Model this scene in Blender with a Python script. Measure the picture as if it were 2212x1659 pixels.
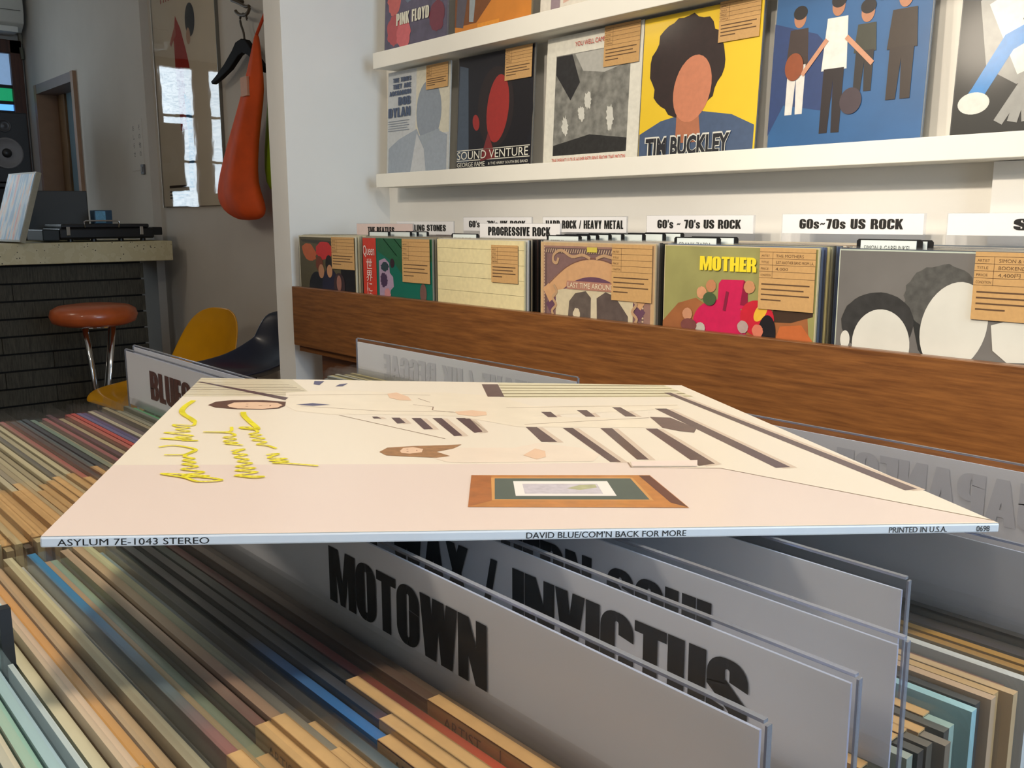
import bpy, bmesh, math, random
from mathutils import Matrix, Vector
random.seed(7)
for o in list(bpy.data.objects):
    bpy.data.objects.remove(o)
scene = bpy.context.scene
col = scene.collection
E = 1.15                                   # eye height of the photographer (m)

# ---------------------------------------------------------------- camera
cam_d = bpy.data.cameras.new('camera')
cam_d.sensor_fit = 'HORIZONTAL'; cam_d.sensor_width = 36.0
cam_d.lens = 36.0 * 1997.2 / 2212.0
cam_d.clip_start = 0.01; cam_d.clip_end = 60
cam = bpy.data.objects.new('camera', cam_d); col.objects.link(cam)
r_, d_, f_ = (0.657139, 0.753766, -0.002281), (0.131434, -0.117563, -0.984329), (-0.742222, 0.646541, -0.176326)
cam.matrix_world = Matrix(((r_[0], -d_[0], -f_[0], 0), (r_[1], -d_[1], -f_[1], 0), (r_[2], -d_[2], -f_[2], E), (0, 0, 0, 1)))
scene.camera = cam

# ---------------------------------------------------------------- world, lights, exposure
world = bpy.data.worlds.new('world'); scene.world = world; world.use_nodes = True
world.node_tree.nodes['Background'].inputs[0].default_value = (0.75, 0.85, 1.0, 1)
world.node_tree.nodes['Background'].inputs[1].default_value = 0.3
def area(name, loc, target, size, power, color, size_y=None, shape='DISK', spread=180):
    l = bpy.data.lights.new(name, 'AREA'); l.energy = power; l.color = color; l.size = size
    l.shape = shape; l.spread = math.radians(spread)
    if size_y: l.shape = 'RECTANGLE'; l.size_y = size_y
    o = bpy.data.objects.new(name, l); col.objects.link(o); o.location = loc
    o.rotation_euler = (Vector(target) - Vector(loc)).to_track_quat('-Z', 'Y').to_euler()
    return o
WARM = (1.0, 0.87, 0.70)
def spot(name, loc, target, deg, power, color, blend=.6, radius=.06):
    l = bpy.data.lights.new(name, 'SPOT'); l.energy = power; l.color = color; l.spot_size = math.radians(deg); l.spot_blend = blend; l.shadow_soft_size = radius
    o = bpy.data.objects.new(name, l); col.objects.link(o); o.location = loc
    o.rotation_euler = (Vector(target) - Vector(loc)).to_track_quat('-Z', 'Y').to_euler(); return o
spot('track_spot_a', (-1.55, -1.2, 2.5), (-1.65, 1.7, 1.45), 42, 90, WARM)
spot('track_spot_b', (-0.75, -1.2, 2.5), (-0.85, 1.7, 1.45), 48, 115, WARM)
spot('track_spot_c', (0.0, -1.2, 2.5), (-0.05, 1.7, 1.45), 48, 140, WARM)
area('ceiling_lamp_a', (-0.15, 0.25, 2.62), (-0.3, 0.4, 1.0), 0.25, 13, WARM, spread=170)
area('fill_lamp_b', (-1.9, -1.2, 2.25), (-0.5, 0.1, 1.0), 0.35, 15, WARM)  # unseen fill lamp, added to light the records beneath the lying sleeve
area('ceiling_lamp_c', (-3.8, -0.9, 2.65), (-3.8, 0.2, 1.0), 0.5, 6, WARM)
area('shop_window_daylight', (2.2, 0.65, 1.65), (-2.5, 0.9, 1.2), 1.3, 50, (0.58, 0.78, 1.0), size_y=1.5)
scene.view_settings.view_transform = 'Standard'
scene.view_settings.look = 'None'
scene.view_settings.exposure = 0.12
scene.view_settings.gamma = 1.0
scene.view_settings.use_curve_mapping = False
scene.cycles.transparent_max_bounces = 48

# ---------------------------------------------------------------- materials
def lin(c):
    return tuple(((v / 255.0) / 12.92 if v / 255.0 <= .04045 else (((v / 255.0) + .055) / 1.055) ** 2.4) for v in c) + (1.0,)
MATS = {}
def nodes_of(name):
    m = bpy.data.materials.new(name); m.use_nodes = True
    nt = m.node_tree; return m, nt, nt.nodes['Principled BSDF']
def flat(c, rough=.5, coat=0.0, metal=0.0, grain=.06, scale=60, emit=0, spec=.5):
    k = (c, rough, coat, metal, grain, scale, emit, spec)
    if k in MATS: return MATS[k]
    m, nt, b = nodes_of('paint_%d_%d_%d' % tuple(int(v) for v in c))
    b.inputs['Roughness'].default_value = rough; b.inputs['Metallic'].default_value = metal
    b.inputs['Coat Weight'].default_value = coat; b.inputs['Coat Roughness'].default_value = .12
    b.inputs['Specular IOR Level'].default_value = spec
    if grain:
        tc = nt.nodes.new('ShaderNodeTexCoord'); no = nt.nodes.new('ShaderNodeTexNoise'); no.inputs['Scale'].default_value = scale
        no.inputs['Detail'].default_value = 4
        mx = nt.nodes.new('ShaderNodeMix'); mx.data_type = 'RGBA'
        a = lin(tuple(v * (1 - grain) for v in c)); d = lin(tuple(min(255, v * (1 + grain)) for v in c))
        mx.inputs[6].default_value = a; mx.inputs[7].default_value = d
        nt.links.new(tc.outputs['Object'], no.inputs['Vector']); nt.links.new(no.outputs['Fac'], mx.inputs[0])
        nt.links.new(mx.outputs[2], b.inputs['Base Color'])
    else:
        b.inputs['Base Color'].default_value = lin(c)
    if emit:
        b.inputs['Emission Color'].default_value = lin(c); b.inputs['Emission Strength'].default_value = emit
    MATS[k] = m; return m
def ramp_mat(cs, noise=.25, scale=14, coat=.4):
    """sleeve edge whose printed colours change along its length"""
    m, nt, b = nodes_of('sleeve_print')
    tc = nt.nodes.new('ShaderNodeTexCoord'); sp = nt.nodes.new('ShaderNodeSeparateXYZ'); no = nt.nodes.new('ShaderNodeTexNoise')
    no.inputs['Scale'].default_value = scale; no.inputs['Detail'].default_value = 6
    off = nt.nodes.new('ShaderNodeVectorMath'); off.operation = 'ADD'; off.inputs[1].default_value = (random.random() * 9, random.random() * 9, random.random() * 9)
    ma = nt.nodes.new('ShaderNodeMath'); ma.operation = 'MULTIPLY_ADD'; ma.inputs[1].default_value = 1 / .315; ma.inputs[2].default_value = .5
    mb = nt.nodes.new('ShaderNodeMath'); mb.operation = 'MULTIPLY_ADD'; mb.inputs[1].default_value = noise; mb.inputs[2].default_value = -noise / 2
    ad = nt.nodes.new('ShaderNodeMath'); ad.operation = 'ADD'
    rp = nt.nodes.new('ShaderNodeValToRGB')
    while len(rp.color_ramp.elements) < len(cs): rp.color_ramp.elements.new(.5)
    for i, c in enumerate(cs):
        rp.color_ramp.elements[i].position = (i + .5) / len(cs); rp.color_ramp.elements[i].color = lin(c)
    nt.links.new(tc.outputs['Object'], sp.inputs[0]); nt.links.new(tc.outputs['Object'], off.inputs[0]); nt.links.new(off.outputs[0], no.inputs['Vector'])
    nt.links.new(sp.outputs[0], ma.inputs[0]); nt.links.new(no.outputs['Fac'], mb.inputs[0])
    nt.links.new(ma.outputs[0], ad.inputs[0]); nt.links.new(mb.outputs[0], ad.inputs[1]); nt.links.new(ad.outputs[0], rp.inputs[0])
    nt.links.new(rp.outputs[0], b.inputs['Base Color'])
    b.inputs['Roughness'].default_value = .45; b.inputs['Coat Weight'].default_value = coat; b.inputs['Coat Roughness'].default_value = .15
    return m
def plastic_mat(name, tint, diffuse, gloss, rough=.12):
    m = bpy.data.materials.new(name); m.use_nodes = True; nt = m.node_tree; nt.nodes.clear()
    out = nt.nodes.new('ShaderNodeOutputMaterial'); tr = nt.nodes.new('ShaderNodeBsdfTransparent'); tr.inputs[0].default_value = lin(tint)
    di = nt.nodes.new('ShaderNodeBsdfDiffuse'); di.inputs[0].default_value = (.8, .82, .85, 1)
    gl = nt.nodes.new('ShaderNodeBsdfGlossy'); gl.inputs['Roughness'].default_value = rough
    m1 = nt.nodes.new('ShaderNodeMixShader'); m1.inputs[0].default_value = diffuse
    m2 = nt.nodes.new('ShaderNodeMixShader'); lw = nt.nodes.new('ShaderNodeLayerWeight'); lw.inputs[0].default_value = .35
    mm = nt.nodes.new('ShaderNodeMath'); mm.operation = 'MULTIPLY'; mm.inputs[1].default_value = gloss
    nt.links.new(tr.outputs[0], m1.inputs[1]); nt.links.new(di.outputs[0], m1.inputs[2])
    nt.links.new(lw.outputs['Fresnel'], mm.inputs[0]); nt.links.new(mm.outputs[0], m2.inputs[0])
    nt.links.new(m1.outputs[0], m2.inputs[1]); nt.links.new(gl.outputs[0], m2.inputs[2]); nt.links.new(m2.outputs[0], out.inputs[0])
    return m
M_PLASTIC = plastic_mat('clear_outer_bag', (253, 253, 252), .03, .6)
M_HOLDER = plastic_mat('clear_card_holder', (250, 251, 254), .03, .35)
M_EDGE = plastic_mat('clear_holder_edge', (190, 198, 222), .22, .8)
def streak(name, ca, cb, stretch, scale, rough, coat=0.0, bump=.1, detail=8, mid=None):
    m, nt, b = nodes_of(name)
    tc = nt.nodes.new('ShaderNodeTexCoord'); mp = nt.nodes.new('ShaderNodeMapping'); mp.inputs['Scale'].default_value = stretch
    no = nt.nodes.new('ShaderNodeTexNoise'); no.inputs['Scale'].default_value = scale; no.inputs['Detail'].default_value = detail; no.inputs['Roughness'].default_value = .65
    rp = nt.nodes.new('ShaderNodeValToRGB'); rp.color_ramp.elements[0].color = lin(ca); rp.color_ramp.elements[1].color = lin(cb)
    rp.color_ramp.elements[0].position = .3; rp.color_ramp.elements[1].position = .72
    bp = nt.nodes.new('ShaderNodeBump'); bp.inputs['Strength'].default_value = bump; bp.inputs['Distance'].default_value = .002
    nt.links.new(tc.outputs['Object'], mp.inputs[0]); nt.links.new(mp.outputs[0], no.inputs['Vector']); nt.links.new(no.outputs['Fac'], rp.inputs[0])
    nt.links.new(rp.outputs[0], b.inputs['Base Color']); nt.links.new(no.outputs['Fac'], bp.inputs['Height']); nt.links.new(bp.outputs[0], b.inputs['Normal'])
    b.inputs['Roughness'].default_value = rough; b.inputs['Coat Weight'].default_value = coat; b.inputs['Coat Roughness'].default_value = .25
    return m
M_WOOD = streak('rack_veneer', (96, 56, 24), (146, 94, 46), (1.0, 14, 14), 9, .42, .25)
M_WOODDK = streak('dark_window_wood', (58, 32, 22), (96, 56, 38), (8, 8, .8), 7, .45)
M_DOORWD = streak('door_wood', (110, 82, 55), (150, 118, 80), (8, 8, .8), 6, .5)
M_STONE = streak('rough_counter_tile', (46, 44, 38), (84, 80, 68), (12, 12, 1.2), 16, .85, 0, .5)
M_FLOOR = streak('floor_boards', (92, 66, 45), (130, 98, 70), (1, 12, 1), 5, .5)
M_WALL = flat((238, 236, 230), rough=.85, grain=.012, scale=8, spec=.2)
M_WALL2 = flat((205, 200, 192), rough=.9, grain=.03, scale=5, spec=.2)
M_WHITE = flat((240, 238, 228), rough=.55, grain=.01, scale=20)
M_PAPER = flat((238, 238, 240), rough=.75, grain=.01, scale=30)
M_INK = flat((18, 17, 17), rough=.55, grain=0)
M_KRAFT = flat((196, 156, 102), rough=.8, grain=.06, scale=160)
M_BLACK = flat((16, 17, 20), rough=.4, grain=0)
M_CHROME = flat((215, 218, 222), rough=.12, metal=1.0, grain=0)
def terrazzo():
    m, nt, b = nodes_of('terrazzo')
    tc = nt.nodes.new('ShaderNodeTexCoord'); vo = nt.nodes.new('ShaderNodeTexVoronoi'); vo.inputs['Scale'].default_value = 60
    rp = nt.nodes.new('ShaderNodeValToRGB'); rp.color_ramp.elements[0].position = .13; rp.color_ramp.elements[1].position = .2
    rp.color_ramp.elements[0].color = lin((70, 60, 45)); rp.color_ramp.elements[1].color = lin((202, 192, 156))
    no = nt.nodes.new('ShaderNodeTexNoise'); no.inputs['Scale'].default_value = 25
    mx = nt.nodes.new('ShaderNodeMix'); mx.data_type = 'RGBA'; mx.inputs[6].default_value = lin((202, 190, 150)); mx.inputs[7].default_value = lin((188, 178, 142))
    m3 = nt.nodes.new('ShaderNodeMix'); m3.data_type = 'RGBA'
    gt = nt.nodes.new('ShaderNodeMath'); gt.operation = 'GREATER_THAN'; gt.inputs[1].default_value = .52
    nt.links.new(tc.outputs['Object'], vo.inputs['Vector']); nt.links.new(tc.outputs['Object'], no.inputs['Vector']); nt.links.new(vo.outputs['Distance'], rp.inputs[0])
    nt.links.new(no.outputs['Fac'], mx.inputs[0]); nt.links.new(no.outputs['Fac'], gt.inputs[0]); nt.links.new(gt.outputs[0], m3.inputs[0])
    nt.links.new(mx.outputs[2], m3.inputs[6]); nt.links.new(rp.outputs[0], m3.inputs[7]); nt.links.new(m3.outputs[2], b.inputs['Base Color'])
    b.inputs['Roughness'].default_value = .5; return m
M_TERR = terrazzo()

# ---------------------------------------------------------------- mesh helpers
class MB:
    def __init__(s): s.v = []; s.f = []; s.mi = []; s.m = []
    def _mi(s, m):
        if m is None: return 0
        if m not in s.m: s.m.append(m)
        return s.m.index(m)
    def face(s, pts, m=None):
        n = len(s.v); s.v += [tuple(p) for p in pts]; s.f.append(tuple(range(n, n + len(pts)))); s.mi.append(s._mi(m)); return s
    def box(s, x0, x1, y0, y1, z0, z1, m=None):
        n = len(s.v); s.v += [(x0, y0, z0), (x1, y0, z0), (x1, y1, z0), (x0, y1, z0), (x0, y0, z1), (x1, y0, z1), (x1, y1, z1), (x0, y1, z1)]
        for q in ((0, 3, 2, 1), (4, 5, 6, 7), (0, 1, 5, 4), (1, 2, 6, 5), (2, 3, 7, 6), (3, 0, 4, 7)):
            s.f.append(tuple(n + i for i in q)); s.mi.append(s._mi(m))
        return s
    def loft(s, rings, m=None, cap=True, closed=True):
        n = len(s.v); k = len(rings[0]); mi = s._mi(m)
        for r in rings: s.v += [tuple(p) for p in r]
        for i in range(len(rings) - 1):
            for j in range(k if closed else k - 1):
                a = n + i * k + j; b = n + i * k + (j + 1) % k
                s.f.append((a, b, b + k, a + k)); s.mi.append(mi)
        if cap:
            s.f.append(tuple(n + j for j in range(k))[::-1]); s.mi.append(mi)
            s.f.append(tuple(n + (len(rings) - 1) * k + j for j in range(k))); s.mi.append(mi)
        return s
    def tube(s, pts, r, m=None, k=8):
        pts = [Vector(p) for p in pts]; rings = []
        for i, p in enumerate(pts):
            t = (pts[min(i + 1, len(pts) - 1)] - pts[max(i - 1, 0)]).normalized()
            a = t.cross(Vector((0, 0, 1)));
            if a.length < .1: a = t.cross(Vector((1, 0, 0)))
            a.normalize(); b = t.cross(a); rr = r[i] if isinstance(r, (list, tuple)) else r
            rings.append([p + (a * math.cos(2 * math.pi * j / k) + b * math.sin(2 * math.pi * j / k)) * rr for j in range(k)])
        return s.loft(rings, m)
    def lathe(s, prof, m=None, k=32, c=(0, 0, 0)):
        rings = [[(c[0] + r * math.cos(2 * math.pi * j / k), c[1] + r * math.sin(2 * math.pi * j / k), c[2] + z) for j in range(k)] for r, z in prof]
        return s.loft(rings, m)
    def prism(s, pts, a, b, m=None):
        """pts in (x,z); extruded in y from a to b"""
        k = len(pts); n = len(s.v); mi = s._mi(m)
        s.v += [(x, a, z) for x, z in pts] + [(x, b, z) for x, z in pts]
        for j in range(k):
            s.f.append((n + j, n + (j + 1) % k, n + k + (j + 1) % k, n + k + j)); s.mi.append(mi)
        s.f.append(tuple(n + j for j in range(k))[::-1]); s.mi.append(mi); s.f.append(tuple(n + k + j for j in range(k))); s.mi.append(mi)
        return s
    def mesh(s, name, smooth=False, fix=True):
        me = bpy.data.meshes.new(name); me.from_pydata(s.v, [], s.f)
        for m in s.m: me.materials.append(m)
        me.polygons.foreach_set('material_index', s.mi)
        if smooth: me.polygons.foreach_set('use_smooth', [True] * len(s.f))
        if fix:
            bm = bmesh.new(); bm.from_mesh(me); bmesh.ops.recalc_face_normals(bm, faces=bm.faces); bm.to_mesh(me); bm.free()
        me.update(); return me
    def build(s, name, parent=None, m=None, smooth=False, bevel=0, fix=True):
        if m is not None and not s.m: s.m = [m]
        return link(name, s.mesh(name, smooth, fix), parent, bevel=bevel)
def link(name, me, parent=None, m=None, bevel=0):
    o = bpy.data.objects.new(name, me); col.objects.link(o)
    if parent: o.parent = parent
    if m is not None:
        if not me.materials: me.materials.append(None)
        o.material_slots[0].link = 'OBJECT'; o.material_slots[0].material = m
    if bevel:
        b = o.modifiers.new('bevel', 'BEVEL'); b.width = bevel; b.segments = 2; b.limit_method = 'ANGLE'
    return o
def tag(o, label=None, cat=None, group=None, kind=None):
    if label: o['label'] = label
    if cat: o['category'] = cat
    if group: o['group'] = group
    if kind: o['kind'] = kind
    return o
def thing(name, label, cat, loc=(0, 0, 0), rot=(0, 0, 0), group=None):
    o = bpy.data.objects.new(name, None); o.empty_display_size = .05; col.objects.link(o)
    o.location = loc; o.rotation_euler = rot
    return tag(o, label, cat, group)
def struct(name, mb, m=None, **k): return tag(mb.build(name, m=m, **k), kind='structure')
ORD = 'first second third fourth fifth sixth seventh eighth ninth tenth eleventh twelfth thirteenth fourteenth fifteenth sixteenth seventeenth eighteenth nineteenth twentieth'.split()
def ordinal(n):
    if n < 20: return ORD[n]
    t = ['twenty', 'thirty', 'forty', 'fifty', 'sixty'][(n + 1) // 10 - 2]
    r = (n + 1) % 10
    return (t[:-1] + 'ieth') if r == 0 else t + '-' + ORD[r - 1]

# ---------------------------------------------------------------- flat print: a plane with layered shapes
class Print:
    def __init__(s, o, ex, ey, n, step=.00012):
        s.o, s.ex, s.ey, s.n = Vector(o), Vector(ex), Vector(ey), Vector(n); s.mb = MB(); s.k = 0; s.step = step
    def p(s, x, y, d): return s.o + s.ex * x + s.ey * y + s.n * d
    def poly(s, pts, m, up=True, e=0):
        if up: s.k += 1
        s.mb.face([s.p(x, y, s.step * s.k + e) for x, y in pts], m); return s
    def rect(s, x0, y0, x1, y1, m, up=True): return s.poly([(x0, y0), (x1, y0), (x1, y1), (x0, y1)], m, up)
    def ell(s, cx, cy, rx, ry, m, rot=0, up=True, n=28, wob=0):
        c, q = math.cos(rot), math.sin(rot); pts = []
        for j in range(n):
            a = 2 * math.pi * j / n; w = 1 + wob * (random.random() - .5)
            x, y = rx * w * math.cos(a), ry * w * math.sin(a); pts.append((cx + c * x - q * y, cy + q * x + c * y))
        return s.poly(pts, m, up)
    def stroke(s, pts, w, m, up=True, closed=False):
        if up: s.k += 1
        for i in range(len(pts) - 1):
            a, b = Vector(pts[i]), Vector(pts[i + 1]); d = b - a
            if d.length < 1e-6: continue
            n = Vector((-d.y, d.x)).normalized() * w / 2; e = d.normalized() * w * .3
            s.poly([tuple(a - n - e), tuple(b - n + e), tuple(b + n + e), tuple(a + n - e)], m, False, (i % 7) * 3e-6)
        return s
    def shapes(s, polys, m, up=True):
        if up: s.k += 1
        for i, q in enumerate(polys): s.poly(q, m, False, (i % 37) * 2e-6)
        return s
    def build(s, name, parent): return s.mb.build(name, parent, fix=False)
def smooth_line(pts, n=5):
    out = []
    for i in range(len(pts) - 1):
        p0, p1, p2, p3 = [Vector(pts[max(0, min(len(pts) - 1, j))]) for j in (i - 1, i, i + 1, i + 2)]
        for t in [k / n for k in range(n)]:
            out.append(tuple(.5 * ((2 * p1) + (p2 - p0) * t + (2 * p0 - 5 * p1 + 4 * p2 - p3) * t * t + (-p0 + 3 * p1 - 3 * p2 + p3) * t ** 3)))
    return out + [tuple(pts[-1])]

# ---------------------------------------------------------------- heavy condensed poster lettering
def _rr(x0, y0, x1, y1, r, step=.045):
    """dense rounded-rectangle loop, same parametrisation for any size: 4 sides x n, 4 corners x n"""
    pts = []; n = 12; r = min(r, (x1 - x0) / 2, (y1 - y0) / 2)
    cs = [(x1 - r, y0 + r, -90), (x1 - r, y1 - r, 0), (x0 + r, y1 - r, 90), (x0 + r, y0 + r, 180)]
    for i, (cx, cy, a0) in enumerate(cs):
        for k in range(7):
            a = math.radians(a0 + 15 * k); pts.append((cx + r * math.cos(a), cy + r * math.sin(a)))
        nx, ny, na = cs[(i + 1) % 4]; a = math.radians(na)
        q = (nx + r * math.cos(a), ny + r * math.sin(a)); p = pts[-1]
        for k in range(1, 24): pts.append((p[0] + (q[0] - p[0]) * k / 24, p[1] + (q[1] - p[1]) * k / 24))
    return pts
def ringg(w, y0=0., y1=1., s=.285, b=.14, r=.27, cut=None, x0=0.):
    o = _rr(x0, y0, x0 + w, y1, r); i = _rr(x0 + s, y0 + b, x0 + w - s, y1 - b, max(.03, r - .2)); out = []
    for k in range(len(o)):
        j = (k + 1) % len(o); cx = (o[k][0] + i[k][0] + o[j][0] + i[j][0]) / 4; cy = (o[k][1] + i[k][1] + o[j][1] + i[j][1]) / 4
        if cut and cut(cx, cy): continue
        out.append([o[k], o[j], i[j], i[k]])
    return out
def R4(x0, y0, x1, y1): return [(x0, y0), (x1, y0), (x1, y1), (x0, y1)]
def glyph(c, S=.285):
    w = .64
    if c == ' ': return [], .34
    if c == 'M': return [R4(0, 0, .25, 1), R4(.65, 0, .90, 1), [(0, 1), (.33, 1), (.45, .42), (.45, 0), (.37, 0), (.25, .55)], [(.90, 1), (.57, 1), (.45, .42), (.45, 0), (.53, 0), (.65, .55)]], .90
    if c == 'W': return [[(0, 1), (.28, 1), (.42, 0), (.13, 0)], [(.34, 1), (.55, 1), (.42, 0), (.26, 0)], [(.42, 1), (.63, 1), (.72, 0), (.55, 0)], [(.97, 1), (.69, 1), (.55, 0), (.84, 0)]], .97
    if c == 'O' or c == '0' or c == 'Q': return ringg(w), w
    if c == 'T': return [R4(0, .84, .58, 1), R4(.16, 0, .42, 1)], .58
    if c == 'N': return [R4(0, 0, .245, 1), R4(.435, 0, .68, 1), [(0, 1), (.26, 1), (.68, 0), (.42, 0)]], .68
    if c == 'I': return [R4(0, 0, S, 1)], S
    if c == 'L': return [R4(0, 0, S, 1), R4(0, 0, .46, .17)], .46
    if c == 'E': return [R4(0, 0, S, 1), R4(0, 0, .47, .17), R4(0, .83, .47, 1), R4(0, .43, .44, .58)], .47
    if c == 'F': return [R4(0, 0, S, 1), R4(0, .83, .46, 1), R4(0, .43, .43, .58)], .46
    if c == 'H': return [R4(0, 0, S, 1), R4(.39, 0, .65, 1), R4(0, .42, .65, .58)], .65
    if c == 'V': return [[(0, 1), (.27, 1), (.42, 0), (.18, 0)], [(.64, 1), (.38, 1), (.22, 0), (.46, 0)]], .64
    if c == 'A': return [[(0, 0), (.24, 0), (.44, 1), (.2, 1)], [(.68, 0), (.44, 0), (.24, 1), (.48, 1)], R4(.14, .18, .54, .34)], .68
    if c == 'X': return [[(0, 1), (.26, 1), (.64, 0), (.38, 0)], [(.64, 1), (.38, 1), (0, 0), (.26, 0)]], .64
    if c == 'Y': return [[(0, 1), (.26, 1), (.42, .4), (.2, .4)], [(.62, 1), (.36, 1), (.2, .4), (.42, .4)], R4(.18, 0, .44, .5)], .62
    if c == 'K': return [R4(0, 0, S, 1), [(.66, 1), (.42, 1), (.2, .5), (.42, .55)], [(.68, 0), (.42, 0), (.2, .55), (.44, .6)]], .68
    if c == 'U': return ringg(w, cut=lambda x, y: y > .8) + [R4(0, .7, S, 1), R4(w - S, .7, w, 1)], w
    if c == 'J': return ringg(.5, s=.23, cut=lambda x, y: y > .6 or (x < .2 and y > .32)) + [R4(.27, .5, .5, 1)], .5
    if c == 'C': return ringg(w, cut=lambda x, y: x > .4 and .37 < y < .63), w
    if c == 'G': return ringg(w, cut=lambda x, y: x > .4 and .52 < y < .66) + [R4(.34, .40, w, .54)], w
    if c == 'S': return ringg(w, cut=lambda x, y: (x > .38 and .36 < y < .66) or (x < .26 and .34 < y < .60)) + [[(0, .66), (0, .56), (.36, .28), (w, .28), (w, .42), (.30, .70)]], w
    if c == 'D': return ringg(w, cut=lambda x, y: x < .1) + [R4(0, 0, S, 1)], w
    if c == 'P': return [R4(0, 0, S, 1)] + ringg(.62, .38, 1, cut=lambda x, y: x < .1), .62
    if c == 'R': return [R4(0, 0, S, 1)] + ringg(.64, .42, 1, cut=lambda x, y: x < .1) + [[(.30, .5), (.5, .5), (.66, .3), (.66, 0), (.4, 0), (.38, .42)]], .66
    if c == 'B': return [R4(0, 0, S, 1)] + ringg(.63, .46, 1, cut=lambda x, y: x < .1) + ringg(.65, 0, .56, cut=lambda x, y: x < .1), .65
    if c == '6': return ringg(w, cut=lambda x, y: x > .4 and .54 < y < .68) + [R4(.2, .42, w, .56)], w
    if c == '7': return [R4(0, .83, .54, 1), [(.54, .83), (.26, .83), (.12, 0), (.38, 0)]], .54
    if c == '/': return [[(0, 0), (.17, 0), (.40, 1), (.23, 1)]], .40
    if c == "'": return [R4(.02, .68, .17, 1)], .19
    if c == '~': return [[(.04, .36), (.04, .5), (.18, .6), (.18, .46)], [(.18, .6), (.18, .46), (.36, .4), (.36, .54)], [(.36, .4), (.36, .54), (.5, .64), (.5, .5)]], .54
    if c == '&': return ringg(.6) + [[(.3, .5), (.5, .5), (.7, 0), (.48, 0)]], .7
    if c == 's':
        g, ww = glyph('S'); return [[(x * .82, y * .74) for x, y in q] for q in g], ww * .82
    return ringg(w), w
def block_text(txt, h, gap=.025, xs=1.0):
    out = []; x = 0
    for c in txt:
        g, w = glyph(c)
        for q in g: out.append([((a * xs + x) * h, b * h) for a, b in q])
        x += w * xs + gap
    return out, (x - gap) * h
def text_polys(txt, size, fat=0, cache={}):
    k = (txt, fat)
    if k not in cache:
        cu = bpy.data.curves.new('tmp', 'FONT'); cu.body = txt; cu.size = 1; cu.resolution_u = 3; cu.offset = fat
        o = bpy.data.objects.new('tmp', cu); col.objects.link(o)
        dg = bpy.context.evaluated_depsgraph_get(); me = o.evaluated_get(dg).to_mesh()
        cache[k] = [[(me.vertices[i].co.x, me.vertices[i].co.y) for i in p.vertices] for p in me.polygons]
        o.evaluated_get(dg).to_mesh_clear(); bpy.data.objects.remove(o); bpy.data.curves.remove(cu)
    ps = [[(x * size, y * size) for x, y in q] for q in cache[k]]
    xs = [x for q in ps for x, _ in q] or [0]
    return ps, min(xs), max(xs)
def place(polys, dx, dy, sx=1, sy=1, mirror=None):
    return [[((mirror - (x * sx + dx)) if mirror is not None else x * sx + dx, y * sy + dy) for x, y in q] for q in polys]
def fit_text(txt, x0, x1, y, h, bold=0):
    """plain lettering stretched to run from x0 to x1 with cap height h"""
    ps, a, b = text_polys(txt, 1.0, bold); s = (x1 - x0) / max(b - a, 1e-6)
    return place(ps, x0 - a * s, y, s, h / .70)

# printed shapes on the lying sleeve, millimetres from its near left corner
BARS=[[(146.8, 185.9), (150.3, 186.1), (152.1, 154.4), (148.3, 150.3)], [(175.6, 165.2), (181.2, 165.4), (183.7, 130.5), (176.2, 130.3)], [(194.0, 163.7), (199.2, 163.9), (202.3, 91.0), (197.5, 91.0)], [(213.4, 163.5), (219.6, 163.7), (216.1, 95.6), (210.8, 95.6)], [(237.0, 163.0), (243.3, 163.1), (243.2, 87.9), (234.4, 84.0)], [(261.9, 221.1), (269.1, 221.5), (274.9, 81.7), (267.6, 80.3)], [(288.0, 279.3), (292.7, 279.7), (310.9, 45.3), (304.2, 43.4)], [(192.2, 207.1), (197.8, 207.3), (198.0, 191.8), (192.9, 191.6)], [(213.9, 213.3), (219.8, 213.6), (219.4, 194.7), (214.2, 194.5)], [(237.3, 224.0), (242.4, 224.3), (242.9, 196.2), (236.6, 196.0)], [(100.8, 189.4), (103.4, 189.5), (105.3, 184.2), (101.5, 184.0)], [(110.4, 186.6), (114.6, 186.8), (116.7, 172.9), (112.5, 171.5)], [(120.5, 186.2), (125.2, 186.4), (128.9, 158.5), (124.4, 157.5)], [(131.2, 186.6), (135.9, 186.8), (141.2, 143.7), (137.2, 142.4)], [(143.3, 187.2), (148.1, 187.4), (152.0, 152.4), (147.7, 150.3)], [(-0.7, 296.0), (3.1, 296.4), (56.5, 243.4), (55.2, 235.1)]]
PURP=[[(68.8, 306.5), (74.9, 305.8), (72.2, 290.0), (68.7, 292.9)], [(84.2, 294.4), (89.3, 298.3), (86.2, 286.7), (81.8, 285.6)], [(61.6, 221.4), (70.2, 226.6), (79.6, 222.0), (70.5, 217.9)]]
SHOES=[[(173.9, 303.1), (184.5, 304.1), (180.4, 255.3), (170.3, 254.6)], [(250.1, 195.1), (261.3, 193.2), (264.7, 163.8), (259.2, 153.2), (252.7, 157.1), (246.8, 165.4)]]
HAIR1=[(17.2, 217.2), (19.7, 227.4), (27.6, 233.2), (43.3, 234.3), (55.9, 229.8), (56.2, 217.0), (53.7, 209.5), (45.6, 205.7), (33.1, 205.9), (21.9, 210.1)]
FACE1=[(26.8, 217.7), (29.3, 225.5), (40.3, 227.7), (51.8, 225.9), (54.8, 219.4), (52.7, 211.9), (45.4, 207.6), (32.9, 208.3), (28.2, 212.9)]
HAIR2=[(101.4, 109.3), (105.1, 117.4), (116.5, 120.8), (131.5, 122.7), (138.4, 124.5), (133.7, 116.0), (125.7, 109.5), (130.6, 101.7), (124.6, 98.6), (111.6, 101.0), (104.0, 102.8)]
FACE2=[(110.1, 111.0), (111.9, 116.8), (116.3, 118.5), (120.4, 114.9), (119.2, 108.5), (114.0, 105.9), (110.6, 107.2)]
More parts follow.
